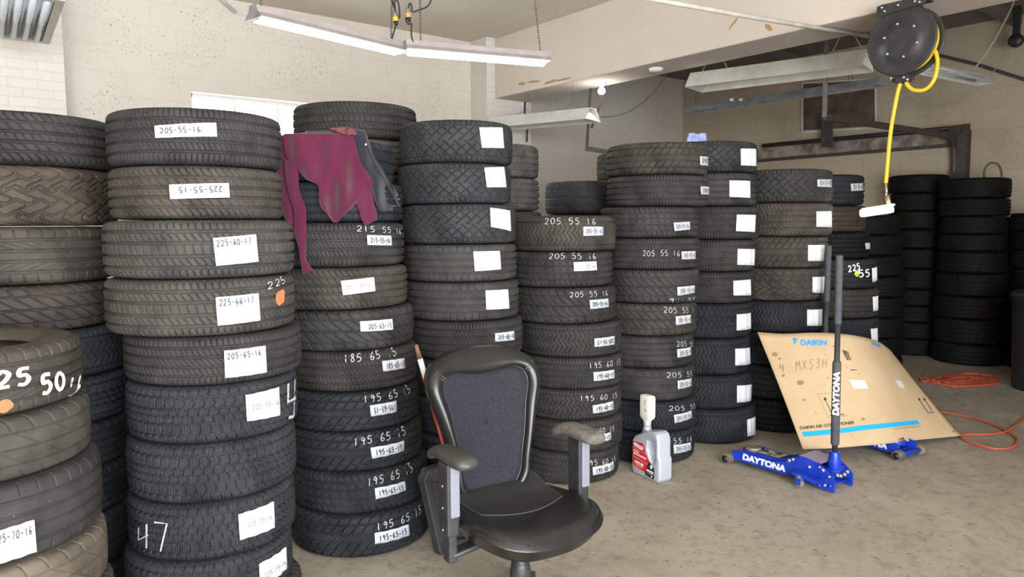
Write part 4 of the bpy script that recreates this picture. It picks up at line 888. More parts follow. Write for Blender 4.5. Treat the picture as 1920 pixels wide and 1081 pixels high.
STITCH = plain('stitch_thread', (.05, .05, .05), .8); GREYP = plain('grey_plastic', (.17, .175, .20), .45); ARMF = wear('worn_foam', (.16, .14, .12), (.09, .08, .07), .95, scale=30, bump=.5)
base = at(976, 1106, Z=.12); face = RH * .53 - FH * .848; cx_ = face.cross(Vector((0, 0, 1)))     # chair's own right-hand side
ch = empty('office_chair', (base.x, base.y, 0), math.atan2(face.y, face.x) - math.pi / 2, 'black leather office chair with mesh back, alone on the floor', 'chair')
def sup(a, p): c, s_ = math.cos(a), math.sin(a); return (abs(c) ** (2 / p) * (1 if c >= 0 else -1), abs(s_) ** (2 / p) * (1 if s_ >= 0 else -1))
def seat_z(x, y):
    z = .455 + .03 * (abs(x) / .26) ** 2.2 - .012 * math.exp(-((y + .04) / .14) ** 2) + .02 * max(0, -y - .1) / .15
    if y > .10: z -= .42 * (y - .10) ** 1.75
    return z
def seat_pt(s_, a, side):
    ux, uy = sup(a, 3.3); x = ux * .268 * s_; y = .015 + uy * (.262 if uy > 0 else .235) * s_
    x *= 1 - .13 * max(0, -y) / .24
    zt = seat_z(x, y); th = .125
    if side > 0: return Vector((x, y, zt - .045 * max(0, (s_ - .80) / .20) ** 2.2))
    return Vector((x * .97, y * .97, zt - .045 - (th - .045) * (1 - max(0, (s_ - .72) / .28) ** 2)))
nn = 72; b = B(); P = []
for s_ in [.001, .15, .3, .42, .52, .6, .68, .75, .81, .86, .9, .94, .97, .99, 1.]: P.append([seat_pt(s_, 2 * math.pi * k / nn, 1) for k in range(nn)])
for s_ in [1., .96, .88, .7, .4, .001]: P.append([seat_pt(s_, 2 * math.pi * k / nn, -1) for k in range(nn)])
b.grid(P, closed_u=True); seat = b.build('seat', LEA, ch, subsurf=1)
# perforated inlay and the stitched seam around it
def inlay(u, v):    # u -1..1, v 0 back .. 1 front edge
    x = u * .20 * (1 - .12 * v); y = -.205 + v * (.25 + .045 * math.cos(u * 1.6)) - .02; return Vector((x, y, seat_z(x, y) + .0015))
b = B(); b.grid([[inlay(-1 + 2 * i / 24, j / 14) for j in range(15)] for i in range(25)]); b.build('seat_inlay', PERF, seat, fixn=True)
b = B(); b.tube([inlay(-1, k / 10) + Vector((-.002, 0, .001)) for k in range(11)] + [inlay(-1 + 2 * k / 30, 1) + Vector((0, .002, .001)) for k in range(31)] + [inlay(1, 1 - k / 10) + Vector((.002, 0, .001)) for k in range(11)], .0022, 6); b.build('seam', STITCH, seat)
for a0_, a1_ in ((-.5, 1.25), (math.pi - 1.25, math.pi + .5)):
    b = B(); b.tube([seat_pt(.955, a0_ + (a1_ - a0_) * k / 30, 1) + Vector((0, 0, .001)) for k in range(31)], .002, 6); b.build('seam', LEA, seat)
b = B(); b.box((0, 0, .375), (.30, .32, .03)); b.box((0, .02, .345), (.16, .22, .045)); b.build('seat_plate', BLACKP, ch, bevel=.008)
# backrest
def bk(x, z, off=0.):
    x *= .93; t = (z - .49) / .56; z = .49 + (z - .49) * .94; y = -.215 - .10 * t - .045 * math.sin(t * math.pi) * -1 * .5 + .42 * x * x
    return Vector((x, y + off, z))
def outer(a):        # angle 0 = right, counter-clockwise
    pts = [(.247, .80), (.275, .90), (.262, .965), (.215, 1.005), (.12, 1.035), (0, 1.045), (-.12, 1.035), (-.215, 1.005), (-.262, .965), (-.275, .90), (-.247, .80), (-.214, .69), (-.19, .58), (-.175, .47), (-.10, .43), (0, .425), (.10, .43), (.175, .47), (.19, .58), (.214, .69)]
    return pts
def inner(a):
    return [(.19, .80), (.212, .885), (.195, .935), (.15, .952), (.08, .943), (0, .935), (-.08, .943), (-.15, .952), (-.195, .935), (-.212, .885), (-.19, .80), (-.172, .69), (-.152, .58), (-.14, .505), (-.10, .455), (0, .45), (.10, .455), (.14, .505), (.152, .58), (.172, .69)]
def loop(pts, k=4):
    n = len(pts); out = []
    for i in range(n):
        a, b_, c, d = [Vector((*pts[(i + j) % n], 0)) for j in (-1, 0, 1, 2)]
        for j in range(k):
            t = j / k; q = .5 * ((2 * b_) + (c - a) * t + (2 * a - 5 * b_ + 4 * c - d) * t * t + (3 * b_ - a - 3 * c + d) * t ** 3); out.append((q.x, q.y))
    return out
O_, I_ = loop(outer(0)), loop(inner(0)); P = []
for s_, off in ((0, .002), (.04, .018), (.14, .028), (.35, .034), (.6, .032), (.82, .022), (.95, .004), (1., -.015), (.97, -.034), (.8, -.042), (.3, -.042), (.05, -.036), (0, -.02)):
    P.append([bk(i[0] + (o[0] - i[0]) * s_, i[1] + (o[1] - i[1]) * s_, off) for o, i in zip(O_, I_)])
b = B(); b.grid(P, closed_u=True); b.grid([P[-1], P[0]], closed_u=True); back = b.build('backrest_frame', LEA, ch)
b = B(); cpt = (0, .73); P = []
for s_ in (0.02, .1, .2, .4, .6, .75, .88, 1.): P.append([bk(cpt[0] + (i[0] - cpt[0]) * s_, cpt[1] + (i[1] - cpt[1]) * s_, .006 - .016 * (1 - s_ * s_)) for i in I_])
b.grid(P, closed_u=True); b.add(P[0], [tuple(range(len(P[0])))]); b.build('backrest_mesh', MESHF, ch, solid=.002)
b = B(); b.tube([bk(i[0], i[1], .006) for i in I_], .0035, 6, closed=True); b.build('piping', LEA, back)
for sx in (-1, 1):
    b = B(); b.tube([bk(sx * (.195 + .042 * t), .937 + .034 * t, .033 - .014 * abs(t - .4)) for t in [k / 8 for k in range(9)]], .0028, 6); b.build('seam', STITCH, back)
    b = B(); b.tube([bk(sx * (.203 + .040 * t) , .929 + .034 * t, .033 - .014 * abs(t - .4)) for t in [k / 8 for k in range(9)]], .0022, 6); b.build('seam', STITCH, back)
b = B(); b.tube(catmull([Vector((0, -.06, .36)), Vector((0, -.20, .36)), Vector((0, -.275, .42)), bk(0, .56, -.055), bk(0, .70, -.055)], 6), [.03] * 25, 10); b.bar(bk(0, .52, -.055), bk(0, .78, -.055), .12, .03, (0, 1, 0)); b.build('back_support', BLACKP, ch)
# arms
for sx, worn in ((1, 0), (-1, 1)):
    x = sx * .288; arm = B()
    arm.bar((x, -.02, .40), (x, -.02, .665), .05, .075, (0, 1, 0)); arm.bar((x, -.015, .30), (x, -.015, .42), .035, .055, (0, 1, 0)); arm.bar((sx * .12, -.01, .352), (x, -.015, .325), .06, .02)
    ar = arm.build('armrest', BLACKP, ch, bevel=.008)
    b = B(); b.bar((x, .025, .475), (x, .025, .66), .036, .016, (0, 1, 0)); b.build('arm_cover', GREYP, ar, bevel=.005)
    for z in (.42, .50, .58):
        b = B(); b.lathe([(0, .003), (.004, .002), (.005, 0)], n=8, M=Matrix.Rotation(math.pi / 2 * sx, 3, 'Y'), c=(x + sx * .0255, -.02, z)); b.build('screw', STEEL, ar)
    b = B(); P = []; nu = 28
    for k in range(nu + 1):
        t = k / nu; y = -.17 + .30 * t; w_ = .047 * (1 - abs(2 * t - 1) ** 6) ** .5 * (.80 + .30 * t) + .001; z0 = .672 - .035 * max(0, (.35 - t) / .35) ** 1.6 + (.006 * math.sin(t * 3))
        ring = []
        for j in range(16):
            cxx, szz = sup(2 * math.pi * j / 16, 2.6); hh = .023 * (1 - abs(2 * t - 1) ** 8) ** .5 + .001
            ring.append(Vector((x - sx * .008 + cxx * w_, y, z0 + szz * hh + .012)))
        P.append(ring)
    b.grid(P, closed_u=True); pad = b.build('arm_pad', ARMF if worn else wear('soft_arm_pad', (.055, .052, .045), (.035, .033, .03), .5, scale=10), ar)
    if worn: pad['label'] = 'worn grey-brown arm pad with crumbling foam'
# column, star base, casters
b = B(); b.lathe([(0, .075), (.040, .075), (.040, .20), (.036, .22), (.034, .232), (.030, .235), (.030, .325), (.033, .33), (0, .33)], n=32); b.build('gas_column', BLACKP, ch)
bd_ = FH + RH * .10; a_ = [math.atan2(bd_.y, bd_.x) - ch.rotation_euler.z + math.radians(72 * k) for k in range(5)]
for k, a in enumerate(a_):
    d = Vector((math.cos(a), math.sin(a), 0)); b = B(); P = []
    for t, w_, h_, z_ in ((.03, .055, .05, .10), (.10, .048, .045, .10), (.2, .04, .035, .088), (.29, .035, .025, .075), (.315, .02, .018, .072)):
        s_ = d.cross(Vector((0, 0, 1))); P.append([d * t + s_ * (w_ / 2 * cc) + Vector((0, 0, z_ + h_ / 2 * ss)) for cc, ss in [sup(2 * math.pi * j / 12, 3) for j in range(12)]])
    b.grid(P, closed_u=True); leg = b.build('base_leg', BLACKP, ch)
    c = d * .30; b = B(); ax = Vector((math.cos(a + 1.2), math.sin(a + 1.2), 0))
    for q in (-1, 1): b.cyl(c + ax * (.006 * q) + Vector((0, 0, .028)), c + ax * (.026 * q) + Vector((0, 0, .028)), .028, 20)
    b.cyl(c + Vector((0, 0, .03)), c + Vector((0, 0, .07)), .006, 8); b.build('caster', BLACKP, leg)
# flat black case standing behind the chair, and the red and white pole
p0 = at(826, 1042, Z=0); p1 = at(893, 1018, Z=0); d = (p1 - p0); d.z = 0; d.normalize(); nrm = Vector((d.y, -d.x, 0)); nrm = nrm if nrm.dot(FH) > 0 else -nrm
e = empty('plastic_tool_case', p0, 0, 'scuffed black plastic case standing on the floor behind the office chair', 'case')
lean = (nrm * .10 + Vector((0, 0, 1))).normalized()
b = B(); b.prism([(0, 0), (.30, 0), (.32, .35), (.27, .41), (-.03, .40), (-.06, .36)], 0, .055, lambda x, z, h: d * x + lean * z + nrm * h)
b.build('case_body', wear('scuffed_black_plastic', (.03, .03, .032), (.11, .11, .11), .5, scale=9, lo=.5, hi=.8), e, bevel=.006)
b = B(); b.prism([(.03, .04), (.27, .04), (.285, .32), (-.02, .34)], -.008, 0, lambda x, z, h: d * x + lean * z + nrm * h); b.build('case_lid_panel', BLACKP, e, bevel=.003)
b = B(); b.tube(catmull([d * .02 + lean * .02 - nrm * .005, d * .03 + lean * .06 - nrm * .03, d * .13 + lean * .05 - nrm * .035, d * .2 + lean * .04 - nrm * .03, d * .22 + lean * .0 - nrm * .004 + Vector((0, 0, .01))], 6), .009, 8); b.build('carry_handle', BLACKP, e)
e = empty('marker_pole', at(884, 1012, Z=0), 0, 'slim red and white pole leaning on the tires left of the chair', 'pole'); c = e.location.copy()
T_ = at(780, 646, D=3.33) - c; T_ = T_
RED = plain('red_pole_paint', (.62, .05, .03), .4); WH = plain('white_pole_paint', (.80, .80, .78), .4); BRT = plain('rusty_tip', (.22, .10, .07), .7)
tot = T_.length
def seg(f0, f1, r0, r1, nm, m):
    b = B(); b.cyl(T_ * f0, T_ * f1, r0, 14, r1); b.build(nm, m, e)
fw, fb = .845, .935
seg(0, fw, .012, .0135, 'red_section', RED); seg(fw, fb, .0135, .0125, 'white_section', WH); seg(fb, 1, .0125, .008, 'tip', BRT)
# ------------------------------------------------------------------ hoodie over the fourth stack
def cloth_mat(name, a, b_):
    s = N(name, a, .95, 0, .15); co = s.coord(); s.base(s.ramp(s.noise(co, 5, 5), [(.35, a), (.7, b_)])); s.bump(s.noise(co, 260, 3), .25, .002)
    s.b.inputs['Sheen Weight'].default_value = .25; return s.m
MAROON = cloth_mat('maroon_fleece', (.072, .009, .026), (.095, .014, .037)); NAVY = cloth_mat('navy_fleece', (.013, .014, .021), (.020, .021, .029)); PINKP = wear('faded_red_print', (.13, .022, .024), (.012, .010, .013), .8, scale=45, lo=.5, hi=.6)
cS, rS, zS = S3[1][1], .322, S3[0][4]
cA = Vector((S3[0][1].x, S3[0][1].y, 0))
def on_stack(px_v, py_v, off):
    r_ = rS + off; a, z = hit_cyl(px_v, py_v, cA, r_)
    if z > zS: z = zS + (z - zS) * .75
    return Vector((cA.x + r_ * math.cos(a), cA.y + r_ * math.sin(a), z))
def panel(name, rows, mat, parent, off=.02, nu=22, folds=(3, .012, 0.), k=5, over=None, swirl=0.):
    R = catmull([(a[0], a[1], 0) for a in rows], k), catmull([(a[2], a[3], 0) for a in rows], k); P = []
    n = len(R[0])
    for i, (l, r_) in enumerate(zip(*R)):
        row = []
        for j in range(nu + 1):
            u = j / nu; x = l.x + (r_.x - l.x) * u; y = l.y + (r_.y - l.y) * u; edge = math.sin(math.pi * u) ** .6
            f = 1.7 * folds[1] * (math.sin(x / 9.5 - y / 34 + folds[2]) + .45 * math.sin(x / 5.2 + y / 41 + 1.3)) * (.3 + .8 * i / n) * min(1, 3 * math.sin(math.pi * u) + .2)
            row.append(on_stack(x, y, off + f + .008 * edge))
        P.append(row)
    if over:                                   # carry the cloth back over the rim of the top tire
        top = []
        for t in (1., .66, .33):
            top.append([Vector((p.x + (cA.x - p.x) * over * t, p.y + (cA.y - p.y) * over * t, zS + .014 + .004 * math.sin(j * .9))) for j, p in enumerate(P[0])])
        P = top + P
    b = B(); b.grid(P); o = b.build(name, mat, parent, solid=.005, subsurf=1, offset=0); return o
h = empty('hoodie', (cA.x, cA.y, zS), 0, 'maroon hoodie with navy hood draped over a tire stack', 'hoodie'); hc = h.location.copy()
parts = []
parts.append(panel('torso', [(531, 249, 662, 247), (532, 262, 667, 270), (534, 284, 672, 292), (541, 300, 680, 308), (556, 316, 690, 322), (572, 334, 700, 338), (590, 343, 702, 346), (597, 350, 694, 353), (598, 364, 682, 366), (600, 384, 664, 385), (613, 401, 648, 400), (627, 417, 631, 417)], MAROON, None, .035, 34, (2.6, .016, .6), 5, .5, 2.2))
parts.append(panel('sleeve', [(533, 296, 556, 312), (534, 318, 560, 326), (538, 345, 560, 350), (544, 372, 566, 372), (551, 395, 574, 392), (552, 425, 574, 420), (552, 440, 575, 445), (560, 462, 574, 462), (563, 484, 573, 484), (566, 503, 580, 497), (567, 515, 588, 507)], MAROON, None, .03, 12, (1.2, .008, .4), 5))
parts.append(panel('sleeve', [(515, 250, 540, 252), (518, 300, 545, 305), (520, 360, 552, 370), (530, 400, 555, 410), (545, 430, 556, 440)], MAROON, None, .012, 10, (1.0, .006, 1.)))
parts.append(panel('cuff_sleeve', [(668, 345, 698, 352), (664, 372, 700, 372), (672, 392, 703, 390), (676, 408, 706, 400), (684, 423, 707, 412)], MAROON, None, .024, 12, (1.4, .006, 0.)))
parts.append(panel('hood', [(566, 241, 668, 236), (640, 243, 684, 243), (660, 262, 692, 268), (668, 285, 702, 292), (675, 305, 718, 318), (690, 330, 734, 345), (698, 352, 748, 368), (704, 378, 753, 388), (715, 396, 752, 393)], NAVY, None, .026, 20, (1.7, .011, 1.2), 5, .7, 1.5))
parts.append(panel('chest_print', [(616, 235, 656, 231), (620, 240, 664, 238), (634, 246, 670, 247), (650, 252, 667, 253)], PINKP, None, .046, 10, (1., .001, 0.), 3))
parts.append(panel('drawstring', [(684, 262, 686, 262), (692, 282, 694, 282), (706, 312, 708, 311), (722, 340, 724, 339), (738, 368, 740, 367), (748, 388, 750, 387)], NAVY, None, .055, 3, (1., .0, 0.)))
parts.append(panel('logo_patch', [(684, 269, 688, 268), (684, 273, 689, 272)], WH, None, .056, 2, (1., 0, 0), 2))
for o in parts:
    o.parent = h; o.location = -hc
# ------------------------------------------------------------------ trolley jacks
BLUE = wear('blue_enamel', (.008, .030, .36), (.012, .05, .46), .28, scale=9); GUN = plain('dark_handle_metal', (.05, .05, .052), .4, .3); GRIP = wear('foam_grip', (.055, .056, .06), (.075, .076, .08), .8, scale=20)
TANW = wear('worn_steel_wheel', (.30, .25, .19), (.14, .12, .10), .6, .4, scale=20); WT = plain('white_lettering', (.82, .83, .84), .5)
def make_jack(label):
    e = empty('trolley_jack', (0, 0, 0), 0, label, 'floor jack', 'blue trolley jacks')
    prof = [(0, .035), (0, .086), (.05, .096), (.27, .086), (.36, .105), (.43, .148), (.50, .168), (.60, .150), (.66, .112), (.69, .085), (.69, .010), (.60, .014), (.48, .034), (.42, .040)]
    for sgn in (-1, 1):
        b = B(); b.prism(prof, sgn * .088, sgn * .096, lambda x, z, h: Vector((x, h, z))); o = b.build('side_plate', BLUE, e, bevel=.0025)
        b = B(); b.bar((.005, sgn * .101, .040), (.40, sgn * .101, .042), .012, .012); b.build('plate_flange', BLUE, o, bevel=.002)
        for x, z, r in ((.405, .122, .012), (.43, .135, .010), (.60, .135, .007), (.62, .122, .012), (.535, .118, .011), (.56, .045, .009), (.635, .040, .009), (.66, .095, .008)):
            b = B(); b.lathe([(0, .010), (r * .6, .009), (r, .004), (r * 1.05, 0)], n=14, M=Matrix.Rotation(-sgn * math.pi / 2, 3, 'X'), c=(x, sgn * .096, z)); b.build('pivot_bolt', STEEL, o)
        if True:
            # lettering reads front to back on the left plate, back to front on the other
            b = B()
            def fn(u, v, s=sgn):
                x = .385 - .305 * u if s > 0 else .08 + .305 * u
                return Vector((x, s * .0972, .043 + .043 * v - (.002 if 0 else 0)))
            text_on(b, 'DAYTONA', fn, .06, .12); b.build('lettering', WT, o, fixn=False)
        b = B(); b.cyl((-.012, sgn * .100, .034), (-.012, sgn * .145, .034), .034, 28); b.build('front_wheel', TANW, e, bevel=.003)
        b = B(); b.cyl((-.012, sgn * .1452, .034), (-.012, sgn * .147, .034), .024, 24); b.cyl((-.012, sgn * .1455, .034), (-.012, sgn * .152, .034), .011, 16); b.build('wheel_hub', BLACKP, e)
        # rear caster
        cx = .515; b = B(); b.prism([(cx - .045, .09), (cx + .11, .075), (cx + .10, .060), (cx - .04, .066)], sgn * .106, sgn * .165, lambda x, z, h: Vector((x, h, z))); b.build('caster_bracket', BLUE, e, bevel=.003)
        b = B(); b.cyl((cx, sgn * .142, .058), (cx, sgn * .142, .078), .026, 18); b.build('caster_swivel', STEEL, e, bevel=.003)
        b = B(); b.prism([(cx - .03, .06), (cx + .012, .06), (cx + .006, .02), (cx - .018, .02)], sgn * .124, sgn * .128, lambda x, z, h: Vector((x, h, z))); b.prism([(cx - .03, .06), (cx + .012, .06), (cx + .006, .02), (cx - .018, .02)], sgn * .158, sgn * .162, lambda x, z, h: Vector((x, h, z))); b.build('caster_fork', BLUE, e)
        b = B(); b.cyl((cx - .008, sgn * .130, .026), (cx - .008, sgn * .156, .026), .026, 24); b.build('caster_wheel', TANW, e, bevel=.003)
    b = B(); b.box((.33, 0, .045), (.60, .19, .006)); b.cyl((-.012, -.108, .034), (-.012, .108, .034), .014, 14); b.box((.0, .0, .036), (.03, .18, .012)); b.cyl((.665, -.104, .045), (.665, .104, .045), .008, 12); b.cyl((.60, -.104, .03), (.60, .104, .03), .008, 12); b.build('base_plate', BLUE, e)
    b = B(); b.prism([(.05, .062), (.05, .09), (.15, .098), (.30, .10), (.42, .135), (.46, .155), (.50, .14), (.44, .09), (.3, .07)], -.075, .075, lambda x, z, h: Vector((x, h, z))); arm = b.build('lift_arm', BLUE, e, bevel=.004)
    b = B(); b.prism([(.14, .1005), (.30, .1025), (.305, .1035), (.14, .1015)], -.05, .05, lambda x, z, h: Vector((x, h, z))); b.build('warning_sticker', wear('yellow_black_sticker', (.40, .34, .20), (.04, .04, .04), .5, scale=26, lo=.48, hi=.54), arm)
    b = B(); b.lathe([(0, .018), (.036, .018), (.046, .020), (.05, .014), (.05, 0), (0, 0)], n=32, c=(.085, 0, .092)); b.build('saddle', TANW, e, bevel=.002)
    b = B(); b.cyl((.085, 0, .07), (.085, 0, .095), .062, 28); b.build('saddle_cup', BLUE, e, bevel=.003)
    b = B(); b.prism([(.46, .160), (.60, .150), (.60, .156), (.46, .166)], -.085, .085, lambda x, z, h: Vector((x, h, z))); b.build('cover_plate', plain('glossy_cover', (.16, .15, .32), .18), e, bevel=.002)
    b = B(); b.cyl((.42, 0, .09), (.60, 0, .07), .045, 20); b.build('pump_unit', BLUE, e, bevel=.004)
    b = B(); b.lathe([(0, .09), (.034, .09), (.036, .16), (.030, .20), (.027, .225), (0, .225)], n=24, c=(.63, 0, -.01)); b.bar((.63, -.06, .10), (.63, .06, .10), .06, .05); b.build('handle_socket', BLUE, e, bevel=.004)
    for y in (-.05, -.02, .02, .05):
        b = B(); b.cyl((.668, y, .085 + .3 * abs(y)), (.690, y, .085 + .3 * abs(y)), .010, 12); b.build('valve_screw', STEEL, e)
    return e
def jack_handle(e, top_world, lettered=True):
    M = Matrix.Translation(e.location) @ Matrix.Rotation(e.rotation_euler.z, 4, 'Z'); T = M.inverted() @ Vector(top_world); b0 = Vector((.63, 0, .20)); ax = (T - b0); L = ax.length; ax.normalize()
    b = B(); b.cyl(b0, b0 + ax * L * .66, .0155, 16); hd = b.build('handle', GUN, e)
    b = B(); b.tube([b0 + ax * .05, b0 + ax * .06, b0 + ax * .46 * L, b0 + ax * .47 * L], [.018, .0235, .0235, .020], 18); b.build('lower_grip', GRIP, hd)
    b = B(); b.tube([b0 + ax * .655 * L, b0 + ax * .66 * L, b0 + ax * .992 * L, b0 + ax * L], [.017, .020, .020, .017], 18); b.build('upper_grip', GRIP, hd)
    if lettered:
        vd = (M.inverted() @ Vector((0, 0, .9))) - b0; vd = vd - ax * vd.dot(ax); vd.normalize(); sd = ax.cross(vd)
        b = B()
        def fn(u, v):
            h_ = L * (.20 + .22 * u)
            return b0 + ax * h_ + vd * .0252 - sd * ((v - .5) * .036)
        text_on(b, 'DAYTONA', fn, .05, .12); b.build('lettering', WT, hd, fixn=False)
j1f = (at(1372, 868, Z=0)); j1r = at(1562, 927, Z=0); dj = (j1r - j1f).normalized()
jack1 = make_jack('blue lettered trolley jack on open floor in front of the cardboard')
ang = math.atan2(dj.y, dj.x); side = Vector((-dj.y, dj.x, 0)); side = side if side.dot(FH) > 0 else -side
jack1.location = j1f + side * .096 - dj * .0; jack1.rotation_euler = (0, 0, ang)
jack2 = copy_tree(jack1); jack2['label'] = 'blue trolley jack half hidden under the cardboard sheet'
f2_ = (at(1665, 862, Z=0) + at(1727, 848, Z=0)) / 2; d2 = Vector((.13, .99, 0)).normalized()
jack2.location = f2_ - d2 * .02; jack2.rotation_euler = (0, 0, math.atan2(d2.y, d2.x))
def sockD(j): p = j.location + rz(j.rotation_euler.z) @ Vector((.63, 0, 0)); return math.hypot(p.x, p.y)
jack_handle(jack1, at(1574, 478, D=sockD(jack1) + .04)); jack_handle(jack2, at(1554, 460, D=sockD(jack2) - .02), False)
# ------------------------------------------------------------------ cardboard sheet leaning on the second jack
CARD = N('corrugated_cardboard', (.56, .40, .24), .9, 0, .2); co = CARD.coord(); f = CARD.noise(co, 3.5, 6); g = CARD.noise(co, 18, 4, .6)
cc = CARD.ramp(f, [(.3, (.60, .44, .27)), (.7, (.52, .37, .22))]); CARD.base(CARD.mix(CARD.ramp(g, [(.66, (0, 0, 0)), (.74, (.6, .6, .6))]), cc, (.25, .17, .10))); CARD.bump(CARD.noise(CARD.coord('Object', (1, 1, 1)), 40, 2), .1, .002); CARD = CARD.m
TOP = [(1420, 623, 5.32), (1470, 626, 5.36), (1520, 624, 5.42), (1575, 626, 5.52), (1612, 631, 5.66), (1632, 636, 5.80), (1650, 643, 6.0), (1669, 657, 6.3)]
BOT = [(1505, 842, .11), (1560, 840, .105), (1610, 836, .10), (1665, 831, .095), (1700, 827, .08), (1726, 824, .06), (1760, 821, .035), (1803, 817, .012)]
tp = catmull([at(x, y, D=d) for x, y, d in TOP], 4); bt = catmull([at(x, y, Z=z) for x, y, z in BOT], 4); n1, n2 = len(tp), 22
CP = [[bt[i].lerp(tp[i], j / n2) + FH * (-.02 * math.sin(math.pi * j / n2) * (1 - .3 * i / n1) + .10 * math.sin(math.pi * j / n2) * max(0, i / n1 - .66)) for j in range(n2 + 1)] for i in range(n1)]
e = empty('cardboard_sheet', bt[0].copy(), 0, 'printed brown cardboard sheet leaning over the second blue jack', 'cardboard'); ce = e.location.copy()
b = B(); b.grid([[p - ce for p in r] for r in CP]); cb = b.build('sheet', CARD, e, solid=.006, offset=1)
_tr = []
for i in range(n1 - 1):
    for j in range(n2):
        q = (CP[i][j], CP[i + 1][j], CP[i + 1][j + 1], CP[i][j + 1]); _tr += [(q[0], q[1], q[2]), (q[0], q[2], q[3])]
from mathutils.geometry import intersect_ray_tri
def on_card(x, y, off=.008):
    o = Vector((0, 0, EYE)); d = ray(x, y)
    for t in _tr:
        h_ = intersect_ray_tri(t[0], t[1], t[2], d, o, True)
        if h_ is not None:
            n_ = (t[1] - t[0]).cross(t[2] - t[0]).normalized()
            if n_.dot(d) > 0: n_ = -n_
            return h_ + n_ * off - ce
    best = min(_tr, key=lambda t: ((t[0] - o).normalized() - d.normalized()).length); return best[0] - ce - FH * off
# which side of the sheet the solidify went to does not matter: marks sit clear of both faces
def quad_card(q): return lambda u, v: on_card(*(tuple((q[3][i] * (1 - u) + q[2][i] * u) * (1 - v) + (q[0][i] * (1 - u) + q[1][i] * u) * v for i in (0, 1))))
CBLUE = plain('printed_light_blue', (.04, .32, .72), .8); CSTR = plain('printed_cyan', (.01, .38, .74), .8); CBLK = plain('printed_black', (.05, .045, .04), .85); PEN = plain('faded_marker', (.24, .17, .11), .9)
def card_text(txt, q, mat, bold=.02, nm='print'):
    b = B(); text_on(b, txt, quad_card(q), bold); b.build(nm, mat, cb, fixn=False)
def card_grid(q, mat, nm, nu=12, nv=2):
    fn = quad_card(q); b = B(); b.grid([[fn(i / nu, j / nv) for j in range(nv + 1)] for i in range(nu + 1)]); return b.build(nm, mat, cb, fixn=False)
card_text('DAIKIN', Q(1500, 637, 1549, 638, 1550, 648, 1501, 648), CBLUE, .05)
b = B(); b.add([on_card(*p) for p in ((1484, 634), (1495, 635), (1489, 648), (1487, 640))], [(0, 1, 2, 3)]); b.build('print', CBLUE, cb, fixn=False)
card_grid(Q(1632, 641, 1650, 648, 1648, 652, 1634, 646), CBLUE, 'print', 3, 1)
card_grid(Q(1502, 810, 1560, 805, 1562, 814, 1506, 819), CSTR, 'blue_stripe'); card_grid(Q(1560, 805, 1620, 797, 1622, 806, 1562, 814), CSTR, 'blue_stripe'); card_grid(Q(1620, 797, 1718, 788, 1723, 795, 1622, 806), CSTR, 'blue_stripe')
card_text('DAIKIN AIR CONDITIONER', Q(1498, 800, 1600, 789, 1601, 795, 1499, 806), CBLK, .03)
card_text('DAIKIN INDUSTRIES, LTD.', Q(1675, 803, 1724, 798, 1725, 800, 1675, 805), CBLK, .0)
card_grid(Q(1591, 712, 1620, 713, 1627, 729, 1599, 729), PAPER, 'shipping_label', 4, 2); card_grid(Q(1676, 713, 1687, 714, 1695, 728, 1685, 727), PAPER, 'shipping_label', 3, 2)
def arrow(x0, y0, x1, y1, hw=3.2):
    dx, dy = x1 - x0, y1 - y0; L = math.hypot(dx, dy); dx, dy = dx / L, dy / L; b = B(); nx, ny = -dy, dx
    b.add([on_card(x0 + nx * .6, y0 + ny * .6), on_card(x0 - nx * .6, y0 - ny * .6), on_card(x1 - dx * 6 - nx * .6, y1 - dy * 6 - ny * .6), on_card(x1 - dx * 6 + nx * .6, y1 - dy * 6 + ny * .6)], [(0, 1, 2, 3)])
    b.add([on_card(x1 - dx * 7 + nx * hw, y1 - dy * 7 + ny * hw), on_card(x1 - dx * 7 - nx * hw, y1 - dy * 7 - ny * hw), on_card(x1, y1)], [(0, 1, 2)]); b.build('arrow_print', CBLK, cb, fixn=False)
arrow(1558, 775, 1544, 744); arrow(1574, 772, 1560, 742); arrow(1737, 772, 1719, 745, 2.2); arrow(1746, 771, 1729, 745, 2.2)
card_grid(Q(1555, 778, 1582, 776, 1582, 777.5, 1555, 780), CBLK, 'print', 3, 1); card_grid(Q(1737, 773, 1750, 773, 1751, 774.5, 1737, 774.5), CBLK, 'print', 2, 1)
b = B()
for x0, y0, x1, y1 in ((1530, 739, 1566, 737), (1533, 741, 1552, 783), (1552, 783, 1588, 779)): b.tube([on_card(x0, y0, .007), on_card(x1, y1, .007)], .0012, 5)
b.build('box_outline', PEN, cb)
b = B(); write_on(b, 'MXS3H', quad_card(Q(1488, 676, 1553, 670, 1550, 690, 1490, 696)), .05); b.build('handwriting', PEN, cb, fixn=False)
b = B(); write_on(b, '4', quad_card(Q(1458, 680, 1471, 682, 1472, 698, 1460, 698)), .1); b.build('handwriting', PEN, cb, fixn=False)
for q in (Q(1578, 656, 1590, 660, 1592, 672, 1582, 668), Q(1584, 668, 1594, 670, 1594, 676, 1586, 675), Q(1560, 649, 1567, 650, 1567, 652, 1560, 651), Q(1593, 693, 1606, 693, 1606, 695, 1594, 694.5)):
    card_grid(q, wear('smudged_black_print', (.04, .035, .03), (.3, .2, .12), .9, scale=60, lo=.45, hi=.6) if 'smudged_black_print' not in MATS else MATS['smudged_black_print'], 'print', 3, 2)
OILS = plain('oil_stain', (.30, .20, .11), .85)
